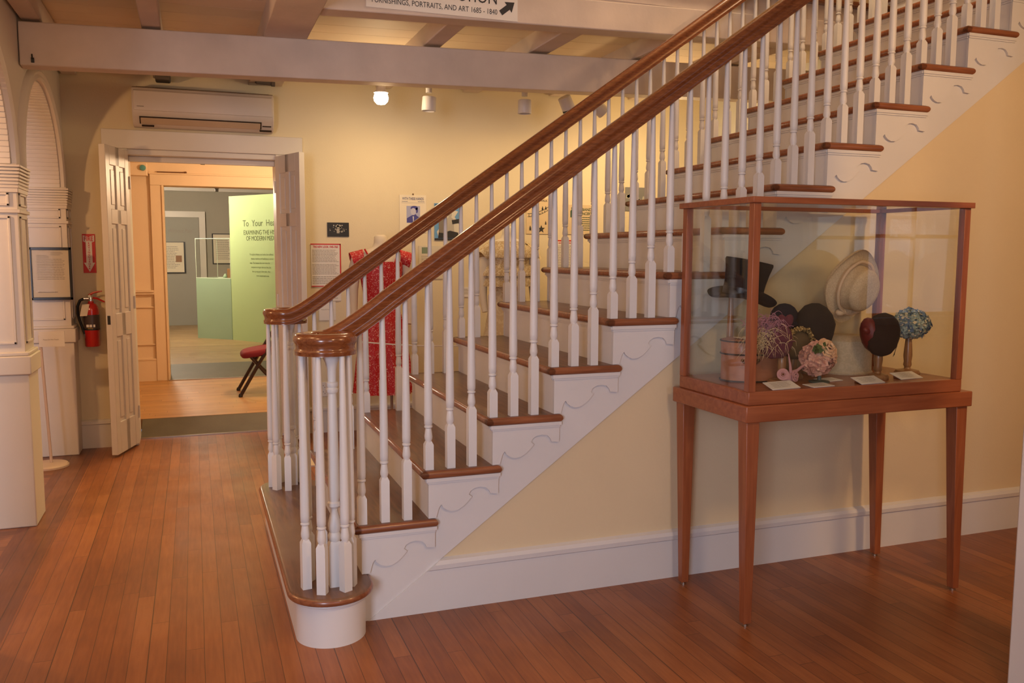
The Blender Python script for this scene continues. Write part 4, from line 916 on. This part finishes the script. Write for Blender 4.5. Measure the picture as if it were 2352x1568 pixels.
# stanchion with caption
t = thing('sign_stand', 'white floor stand on a round base holding a small caption card', 'stand', (-1.255, 3.13, 0))
sx_, sy_ = -1.245, 3.10; b = MB(); b.lathe([(.001, 0), (.125, 0), (.125, .012), (.115, .022), (.02, .028), (.001, .028)], (sx_, sy_, 0), 40); obj('base', b, mat('stand_white', (.70, .55, .45), .45), t)
obj('pole', MB().tube([(sx_+.02, sy_, .02), (sx_-.01, sy_, .87)], .009, 12), MATS['stand_white'], t)
cp = MB(); cp.box(sx_-.015, sx_+.135, sy_-.012, sy_-.006, .795, .895); obj('caption_card', cp, paperw, t); b = MB(); text(b, 'Please Do Not Touch', sx_+.055, .838, sy_-.013, h=.008, width=.09, align='C'); obj('lettering', b, inkg, t)
# posters and panels on the rear wall
def poster(name, label, cat, x0, x1, z0, z1, m, y=3.612, group=None, th=.005):
    t = thing(name, label, cat, ((x0+x1)/2, YB, z0), group); obj('sheet', MB().box(x0, x1, y, y+th, z0, z1), m, t); return t
def poly(pts, y): b = MB(); b.add([(x, y, z) for x, z in pts], [tuple(range(len(pts)))]); return b
def figure(x, z, s, y):   # small abstract silhouettes for printed pictures
    b = MB(); el = lambda cx, cz, rx, rz: b.add([(cx+rx*_m.cos(2*PI*i/18), y, cz+rz*_m.sin(2*PI*i/18)) for i in range(18)], [tuple(range(18))])
    el(x, z+s*.36, s*.11, s*.13); b.add([(x-s*.2, y, z-s*.5), (x+s*.22, y, z-s*.5), (x+s*.2, y, z+s*.12), (x+s*.07, y, z+s*.24), (x-s*.08, y, z+s*.24), (x-s*.2, y, z+s*.1)], [(0, 1, 2, 3, 4, 5)]); return b
t = poster('photograph', 'small black and white photograph of a crowded room left of the song sheet', 'photograph', .676, .843, 1.533, 1.642, mat('photo_black', (.018, .018, .018), .35))
b = MB()
for k in range(26):
    x = random.uniform(.69, .825); z = random.uniform(1.56, 1.625); s_ = random.uniform(.002, .008); b.add([(x-s_, 3.6113, z-s_), (x+s_*1.5, 3.6113, z-s_*.6), (x+s_, 3.6113, z+s_*.7), (x-s_*.5, 3.6113, z+s_)], [(0, 1, 2, 3)])
b2 = figure(.758, 1.585, .05, 3.6111); b.add(b2.v, b2.f); obj('printed_picture', b, mat('photo_grey', (.42, .40, .34), .5), t)
t = poster('exhibit_panel', 'white text panel with red border headed the new look', 'panel', .548, .776, 1.148, 1.478, paperw)
b = MB(); b.box(.545, .776, 3.6105, 3.6119, 1.470, 1.479); b.box(.768, .777, 3.6105, 3.6119, 1.152, 1.479); b.box(.548, .776, 3.6105, 3.6119, 1.147, 1.154); text(b, 'THE NEW LOOK: 1940-1960', .565, 1.446, 3.6108, h=.017, width=.19, bold=.02); obj('red_heading', b, signred, t)
b = MB(); bars(b, .556, .762, 1.435, 1.335, 9, 3.6109, rag=.15); bars(b, .556, .762, 1.325, 1.24, 8, 3.6109, rag=.15); bars(b, .556, .755, 1.23, 1.165, 5, 3.6109, rag=.2); obj('printed_text', b, inkg, t)
t = poster('caption_card', 'small white card reading please do not touch below the new look panel', 'card', .60, .73, .885, 1.03, paperw); b = MB(); text(b, 'Please Do Not Touch', .665, .965, 3.6115, h=.008, width=.095, align='C'); obj('lettering', b, inkg, t)
t = poster('caption_card', 'narrow white caption sheet beside the red dress', 'card', .66, .775, 1.035, 1.13, paperw); b = MB(); bars(b, .67, .765, 1.12, 1.05, 5, 3.6115); obj('printed_text', b, inkg, t)
# song sheet
t = poster('song_sheet', 'cream song sheet headed with these hands, with blue portrait print', 'poster', 1.246, 1.465, 1.573, 1.868, paper, th=.006)
b = MB(); text(b, 'WITH THESE HANDS', 1.355, 1.829, 3.6113, h=.021, width=.175, align='C', bold=.008); b.box(1.262, 1.452, 3.6108, 3.6116, 1.806, 1.8068); bars(b, 1.265, 1.325, 1.822, 1.812, 1, 3.6113); bars(b, 1.395, 1.45, 1.822, 1.812, 1, 3.6113); obj('lettering', b, inkb, t)
b = MB(); b.box(1.302, 1.412, 3.6106, 3.6118, 1.648, 1.782); obj('portrait_print', b, mat('pale_blue_print', (.38, .40, .58), .6), t)
b = MB(); y_ = 3.6102
def ell(b, cx, cz, rx, rz, n=20, y=y_): b.add([(cx+rx*_m.cos(2*PI*i/n), y, cz+rz*_m.sin(2*PI*i/n)) for i in range(n)], [tuple(range(n))])
b.add([(x, y_, z) for x, z in ((1.304, 1.65), (1.41, 1.65), (1.41, 1.69), (1.385, 1.705), (1.372, 1.722), (1.345, 1.708), (1.33, 1.70), (1.304, 1.684))], [tuple(range(8))]); ell(b, 1.365, 1.765, .030, .018); ell(b, 1.385, 1.748, .010, .022)
obj('portrait_shadow', b, mat('blue_print_dark', (.06, .06, .28), .6), t)
b = MB(); ell(b, 1.357, 1.738, .022, .028, y=3.6099); b.add([(x, 3.6098, z) for x, z in ((1.350, 1.70), (1.362, 1.70), (1.36, 1.66), (1.354, 1.66))], [(0, 1, 2, 3)]); obj('portrait_light', b, mat('pale_print', (.52, .52, .62), .6), t)
b = MB(); b.ball((1.355, 3.608, 1.874), .007, .003, .007); obj('hanging_tab', b, MATS['aged_brass'], t)
t = poster('music_poster', 'blue poster with two standing figures beside the song sheet', 'poster', 1.531, 1.762, 1.512, 1.808, mat('sky_blue_print', (.14, .34, .60), .6), th=.006)
b = MB(); b2 = poly([(1.565, 1.535), (1.73, 1.535), (1.75, 1.62), (1.70, 1.70), (1.73, 1.745), (1.66, 1.765), (1.62, 1.735), (1.60, 1.65), (1.55, 1.58)], 3.6108); b.add(b2.v, b2.f); obj('white_cloud', b, mat('pale_cream_print', (.66, .63, .52), .6), t)
b = MB()
for x, z, s_ in ((1.60, 1.65, .17), ): b2 = figure(x, z, s_, 3.6104); b.add(b2.v, b2.f)
obj('grey_figure', b, mat('warm_grey_print', (.22, .19, .15), .6), t); b = figure(1.66, 1.66, .16, 3.6103); obj('pale_figure', b, mat('light_grey_print', (.46, .43, .36), .6), t)
b = MB(); b.box(1.531, 1.762, 3.6101, 3.6104, 1.512, 1.528); b.add([(x, 3.61, z) for x, z in ((1.56, 1.53), (1.73, 1.53), (1.73, 1.575), (1.66, 1.59), (1.60, 1.57), (1.565, 1.575))], [(0, 1, 2, 3, 4, 5)]); b.obox((1.715, 3.6100, 1.665), (1, 0, .18), (0, 1, 0), (-.18, 0, 1), .038, .0003, .017); text(b, 'CAROUSEL SONGS', 1.537, 1.785, 3.6104, h=.017, width=.215, bold=.02); obj('black_print', b, ink, t)
t = poster('exhibit_panel', 'pale caption panel with small green picture below the blue poster', 'panel', 1.40, 1.60, 1.20, 1.466, mat('pale_card', (.66, .60, .46), .7))
obj('picture', MB().box(1.424, 1.487, 3.611, 3.6125, 1.405, 1.455), mat('dull_green_print', (.20, .26, .16), .6), t); b = MB(); bars(b, 1.42, 1.585, 1.39, 1.22, 12, 3.6113); obj('printed_text', b, inkg, t)
t = poster('caption_card', 'tiny white caption card low on the rear wall between the dresses', 'card', 1.765, 1.818, 1.05, 1.13, paperw); b = MB(); bars(b, 1.77, 1.812, 1.12, 1.07, 4, 3.6115); obj('printed_text', b, inkg, t)
t = poster('event_poster', 'buff poster with curved banner and black star behind the balusters', 'poster', 2.325, 2.545, 1.572, 1.87, papery, th=.006)
b = MB(); text(b, 'AFTER WALK', 2.435, 1.842, 3.6112, h=.016, width=.16, align='C', bold=.01)
st = [(2.46+(.036 if i % 2 == 0 else .015)*_m.sin(PI*i/5), 3.6112, 1.612+(.036 if i % 2 == 0 else .015)*_m.cos(PI*i/5)) for i in range(10)]; b.add(st+[(2.46, 3.6112, 1.612)], [(i, (i+1) % 10, 10) for i in range(10)])
for i in range(12):
    a0, a1 = i/12, (i+1)/12; f = lambda a: 1.705+.055*(a-.3)**2*1.2+.04*a
    b.add([(2.335+.2*a0, 3.6112, f(a0)), (2.335+.2*a1, 3.6112, f(a1)), (2.335+.2*a1, 3.6112, f(a1)+.004), (2.335+.2*a0, 3.6112, f(a0)+.004)], [(0, 1, 2, 3)]); b.add([(2.335+.2*a0, 3.6112, f(a0)+.026), (2.335+.2*a1, 3.6112, f(a1)+.026), (2.335+.2*a1, 3.6112, f(a1)+.031), (2.335+.2*a0, 3.6112, f(a0)+.031)], [(0, 1, 2, 3)])
for i, ch in enumerate('CAROUSEL'): text(b, ch, 2.343+.024*i, 1.713+.055*(i/8-.3)**2+.04*i/8, 3.6111, h=.014, bold=.02)
for x, z, s_ in ((2.42, 1.79, .03), (2.47, 1.785, .035), (2.50, 1.79, .03), (2.41, 1.65, .03), (2.50, 1.665, .03), (2.36, 1.62, .04)): b2 = figure(x, z, s_, 3.6112); b.add(b2.v, b2.f)
obj('black_print', b, ink, t); b = MB(); b.ball((2.435, 3.608, 1.568), .007, .003, .006); obj('hanging_tab', b, MATS['aged_brass'], t)
t = poster('event_poster', 'buff band concert poster with dark green print behind the balusters', 'poster', 2.70, 2.935, 1.572, 1.822, papery, th=.006)
b = MB(); text(b, 'BAND', 2.925, 1.772, 3.6112, h=.023, align='R', bold=.02); text(b, 'CONCERT', 2.93, 1.737, 3.6112, h=.023, width=.135, align='R', bold=.02); b2 = figure(2.745, 1.76, .09, 3.6112); b.add(b2.v, b2.f); bars(b, 2.80, 2.925, 1.725, 1.60, 7, 3.6112, th=.4, center=True); obj('green_print', b, mat('dark_green_ink', (.02, .07, .04), .6), t)
t = poster('exhibit_panel', 'white text panel with red top edge behind the upper treads', 'panel', 2.59, 2.80, 1.19, 1.52, paperw); b = MB(); b.box(2.59, 2.80, 3.6105, 3.6119, 1.512, 1.522); text(b, 'A WORKING WOMAN', 2.60, 1.490, 3.6108, h=.015, width=.19, bold=.02); obj('red_heading', b, signred, t); b = MB(); bars(b, 2.60, 2.79, 1.48, 1.2, 20, 3.6109, rag=.1); obj('printed_text', b, inkg, t)
t = poster('photograph', 'grey photograph glimpsed above the tread behind the far balusters', 'photograph', 3.25, 3.45, 1.78, 1.985, mat('photo_mid', (.20, .20, .20), .4))
b = MB()
for k in range(18): x = random.uniform(3.26, 3.43); z = random.uniform(1.8, 1.97); s_ = random.uniform(.005, .016); b.add([(x-s_, 3.6113, z-s_), (x+s_, 3.6113, z-s_*.6), (x+s_, 3.6113, z+s_), (x-s_*.5, 3.6113, z+s_)], [(0, 1, 2, 3)])
obj('printed_picture', b, MATS['photo_grey'], t)
# outlet
t = thing('wall_outlet', 'white double wall outlet above the baseboard behind the balusters', 'outlet', (.635, 3.62, .29))
obj('cover_plate', MB().box(.60, .67, 3.612, 3.619, .285, .40), paperw, t, bev=.003); b = MB()
for zz in (.318, .367): b.box(.620, .623, 3.6108, 3.613, zz, zz+.009); b.box(.645, .648, 3.6108, 3.613, zz, zz+.009); b.box(.632, .637, 3.6108, 3.613, zz-.012, zz-.007)
obj('socket_slots', b, blackm, t)

# ================================================================== MANNEQUINS AND DRESSES
def ering(cx, cy, z, rx, ry, n=48, amp=0, nf=0, ph=0, tilt=0):
    return [Vector((cx+(rx+amp*_m.sin(nf*a+ph))*_m.cos(a), cy+(ry+amp*.8*_m.sin(nf*a+ph))*_m.sin(a), z+tilt*_m.cos(a))) for a in [2*PI*i/n for i in range(n)]]
def mannequin(cx, cy, zs, label, m, arms=True, grp='headless mannequins on the rear wall side', base=.0):
    """zs = shoulder height"""
    t = thing('mannequin', label, 'mannequin', (cx, cy, 0), grp)
    b = MB(); R_ = [(-.78, .155, .11), (-.62, .165, .115), (-.5, .15, .105), (-.38, .112, .085), (-.28, .125, .10), (-.16, .145, .115), (-.06, .165, .095), (-.02, .16, .075), (.005, .11, .06), (.025, .06, .052), (.06, .048, .048), (.10, .046, .046), (.115, .03, .03)]
    b.loft([ering(cx, cy, zs+z, rx*1.0, ry, 32) for z, rx, ry in R_]); obj('torso', b, m, t, ang=60)
    if arms:
        for s_ in (-1, 1):
            obj('arm', MB().tube([(cx+s_*.165, cy, zs-.045), (cx+s_*.195, cy, zs-.15), (cx+s_*.205, cy+.01, zs-.28), (cx+s_*.21, cy-.01, zs-.42), (cx+s_*.20, cy-.04, zs-.54)], [.046, .046, .038, .033, .024], 14), m, t)
    obj('stand_pole', MB().tube([(cx+.07, cy, .02), (cx+.07, cy, zs-.7)], .011, 10), mat('tan_pole', (.35, .22, .15), .5), t)
    b = MB(); b.lathe([(.001, 0), (.15, 0), (.15, .012), (.03, .025), (.001, .025)], (cx+.07, cy, .0), 28); obj('stand_base', b, mat('stand_white', (.70, .55, .45), .45), t)
    return t
man = paint('mannequin_cream', (.72, .62, .48), .03, 3, .05, .6)
mannequin(.985, 3.10, 1.425, 'cream headless mannequin wearing the red patterned dress', man)
reddress = speckle('red_print_fabric', (.52, .008, .012), (.85, .50, .42), 95, .60, .6)
t = thing('red_dress', 'red dress with tiny white print and cap sleeves on a mannequin', 'dress', (.985, 3.1, .4))
cx, cy, zs = .985, 3.10, 1.425
b = MB(); rr = []
for z, rx, ry in ((-.395, .122, .094), (-.36, .128, .10), (-.28, .138, .112), (-.16, .158, .127), (-.08, .165, .118)): rr.append(ering(cx, cy, zs+z, rx, ry))
neck = []
for i in range(48):   # wide V neckline
    a = 2*PI*i/48; front = max(0, -_m.sin(a)); side = abs(_m.cos(a)); neck.append(Vector((cx+.17*_m.cos(a), cy+.085*_m.sin(a), zs-.04-.12*front**1.3+.035*side**3)))
rr.append(neck); b.loft(rr, cap=False); obj('bodice', b, reddress, t, ang=60)
b = MB(); rr = []
for k in range(14):
    f = k/13; z = zs-.385-.66*f; rx = .125+.095*f**.8; ry = .097+.09*f**.8; rr.append(ering(cx+.02*f, cy, z, rx, ry, 96, .003+.015*f, 13, .9*_m.sin(3*f)))
b.loft(rr, cap=False); obj('skirt', b, reddress, t, ang=60)
for s_ in (-1, 1):
    b = MB(); rr = []
    for k in range(5):
        f = k/4; c_ = Vector((cx+s_*(.135+.078*f), cy, zs-.035-.035*f)); rr.append([c_+Vector((s_*.018*_m.cos(a)*f-s_*.0, .062*_m.sin(a), (.055+.01*f)*_m.cos(a)-.01)) for a in [2*PI*i/20 for i in range(20)]])
    b.loft(rr, cap=False); obj('cap_sleeve', b, reddress, t, ang=60)
b = MB(); b.loft([ering(cx, cy, zs-.40, .127, .098), ering(cx, cy, zs-.38, .127, .099)], cap=False)
for k in range(2):
    s_ = (-1, 1)[k]; b.tube([(cx+s_*.125, cy-.045, zs+.01), (cx+s_*.085, cy-.10, zs-.08), (cx+s_*.02, cy-.108, zs-.16)], .006, 6)
obj('piping', b, mat('red_piping', (.50, .006, .010), .5), t, ang=60)
# pale lace dress
t2 = mannequin(1.985, 3.12, 1.50, 'ivory headless mannequin wearing the cream lace gown behind the balusters', paint('mannequin_ivory', (.78, .72, .60), .02, 3, .05, .6))
lace = speckle('cream_lace', (.58, .44, .24), (.78, .68, .48), 60, .50, .85)
t = thing('lace_gown', 'cream lace evening gown with ruffled bodice behind the balusters', 'dress', (1.985, 3.12, .25)); cx, cy, zs = 1.985, 3.12, 1.50
b = MB(); b.loft([ering(cx, cy, zs+z, rx, ry, 60, .003, 11) for z, rx, ry in ((-.40, .125, .10), (-.30, .14, .115), (-.16, .165, .13), (-.05, .175, .11), (.0, .15, .08))], cap=False); obj('bodice', b, lace, t, ang=60)
for k, zz in enumerate((-.06, -.20, -.28)):
    b = MB(); b.loft([ering(cx, cy, zs+zz+d, rx, ry, 96, am, 17, k) for d, rx, ry, am in ((.03, .165, .12, .002), (.0, .19, .145, .007), (-.045, .205, .16, .013), (-.065, .205, .16, .015))], cap=False); obj('ruffle', b, lace, t, ang=60)
b = MB(); b.loft([ering(cx, cy, zs-.38-.95*f, .13+.16*f, .10+.15*f, 96, .003+.018*f, 12, f*2) for f in [k/12 for k in range(13)]], cap=False); obj('skirt', b, speckle('ivory_tulle', (.66, .56, .38), (.74, .66, .48), 20, .5, .85), t, ang=60)
for s_ in (-1, 1):
    b = MB(); b.loft([[Vector((cx+s_*(.15+.05*f), cy, zs-.04-.05*f))+Vector((.05*_m.cos(a), .07*_m.sin(a), .05*_m.cos(a)*s_*0+.03*_m.sin(2*a))) for a in [2*PI*i/20 for i in range(20)]] for f in (0, .5, 1, 1.4)]); obj('sleeve', b, lace, t, ang=60)
# purple item glimpsed further right
b = MB(); b.loft([ering(2.93, 3.1, z, rx, rx*.8, 40, .006, 9) for z, rx in ((1.50, .03), (1.47, .10), (1.38, .13), (1.2, .12), (.9, .16), (.5, .22))]); o = obj('draped_dress', b, mat('purple_fabric', (.10, .02, .10), .8), org=(2.93, 3.1, .5), ang=60); tag(o, 'dark purple gown mostly hidden behind the upper treads', 'dress')
mannequin(2.93, 3.1, 1.5, 'mannequin carrying the purple gown behind the stairs', man, False)
# barrier
t = thing('rope_barrier', 'thin white rope barrier strung in front of the dresses', 'barrier', (1.0, 2.66, 0)); 
pts = [(.40, .86), (1.55, .735)]
b = MB(); n = 24; b.tube([(.42+1.3*i/n, 2.62, .855-.10*(i/n)-.03*_m.sin(PI*i/n)) for i in range(n+1)], .005, 6); obj('rope', b, paperw, t)
for x, zt in ((.42, .86), (1.72, .76)): 
    obj('post', MB().tube([(x, 2.62, .01), (x, 2.62, zt)], .009, 10), MATS['stand_white'], t); b = MB(); b.lathe([(.001, 0), (.11, 0), (.11, .01), (.02, .02), (.001, .02)], (x, 2.62, 0), 28); obj('post_base', b, MATS['stand_white'], t)
# low white rail at the mannequin feet
b = MB(); b.tube([(.92, 2.86, .215), (1.0, 2.85, .235), (1.12, 2.86, .225), (1.35, 2.88, .24)], .006, 6); b.tube([(.92, 2.86, .215), (.92, 2.86, 0)], .006, 6); b.tube([(1.35, 2.88, .24), (1.35, 2.88, 0)], .006, 6); tag(obj('floor_rail', b, paperw, org=(1.1, 2.86, 0)), 'low thin white wire rail at the foot of the red dress', 'rail')

# ================================================================== TRACK LIGHTS
def can(x, y, z, tx, label, lit=False, tilt=0, yawd=0, black=False):
    t = thing('track_light', label, 'lamp', (x, y, 2.74), 'spot lamps under the ceiling in front of the rear wall'); M = RX((x, y, z), rot('Z', yawd) @ rot('Y', tilt))
    obj('mount', MB().tube([(x, y, 2.765+.023*x), (x, y, z+.075)], .022, 14), lampw, t)
    if lit:
        b = MB(); b.lathe([(.03, .09), (.034, .05), (.05, .03), (.03, .028)], (0, 0, 0), 20); b.xform(M); obj('socket', b, lampw, t)
        b = MB(); b.lathe([(.001, -.050), (.028, -.045), (.046, -.026), (.051, -.004), (.045, .018), (.03, .040), (.001, .040)], (0, 0, 0), 24); b.xform(M); obj('bulb', b, bulb, t)
    else:
        b = MB(); b.lathe([(.001, .048), (.045, .048), (.048, .044), (.050, -.045), (.048, -.050), (.042, -.050), (.042, -.02), (.001, -.02)], (0, 0, 0), 28); b.xform(M); obj('housing', b, lampw, t)
        b = MB(); b.lathe([(.001, -.021), (.041, -.021), (.041, -.03), (.001, -.028)], (0, 0, 0), 24); b.xform(M); obj('lens', b, bulb if black == 'lit' else lampw, t)
        if black is True: b = MB(); b.lathe([(.040, -.03), (.050, -.044), (.052, -.058), (.046, -.060), (.040, -.046)], (0, 0, 0), 28); b.xform(M); obj('lens_ring', b, blackm, t)
can(.940, 2.8, 2.468, 0, 'glowing bare reflector bulb under the long beam', lit=True)
can(1.278, 2.8, 2.445, 0, 'white cylindrical spot lamp just right of the glowing bulb', tilt=4)
can(1.994, 2.8, 2.468, 0, 'white cylindrical spot lamp hanging left of the tilted black-rimmed one')
can(2.325, 2.8, 2.515, 0, 'tilted white spot lamp with black rim beside the stair rail', tilt=-32, yawd=20, black=True)
can(2.62, 2.85, 2.50, 0, 'tilted lit spot lamp half hidden by the far handrail', tilt=-50, black='lit')
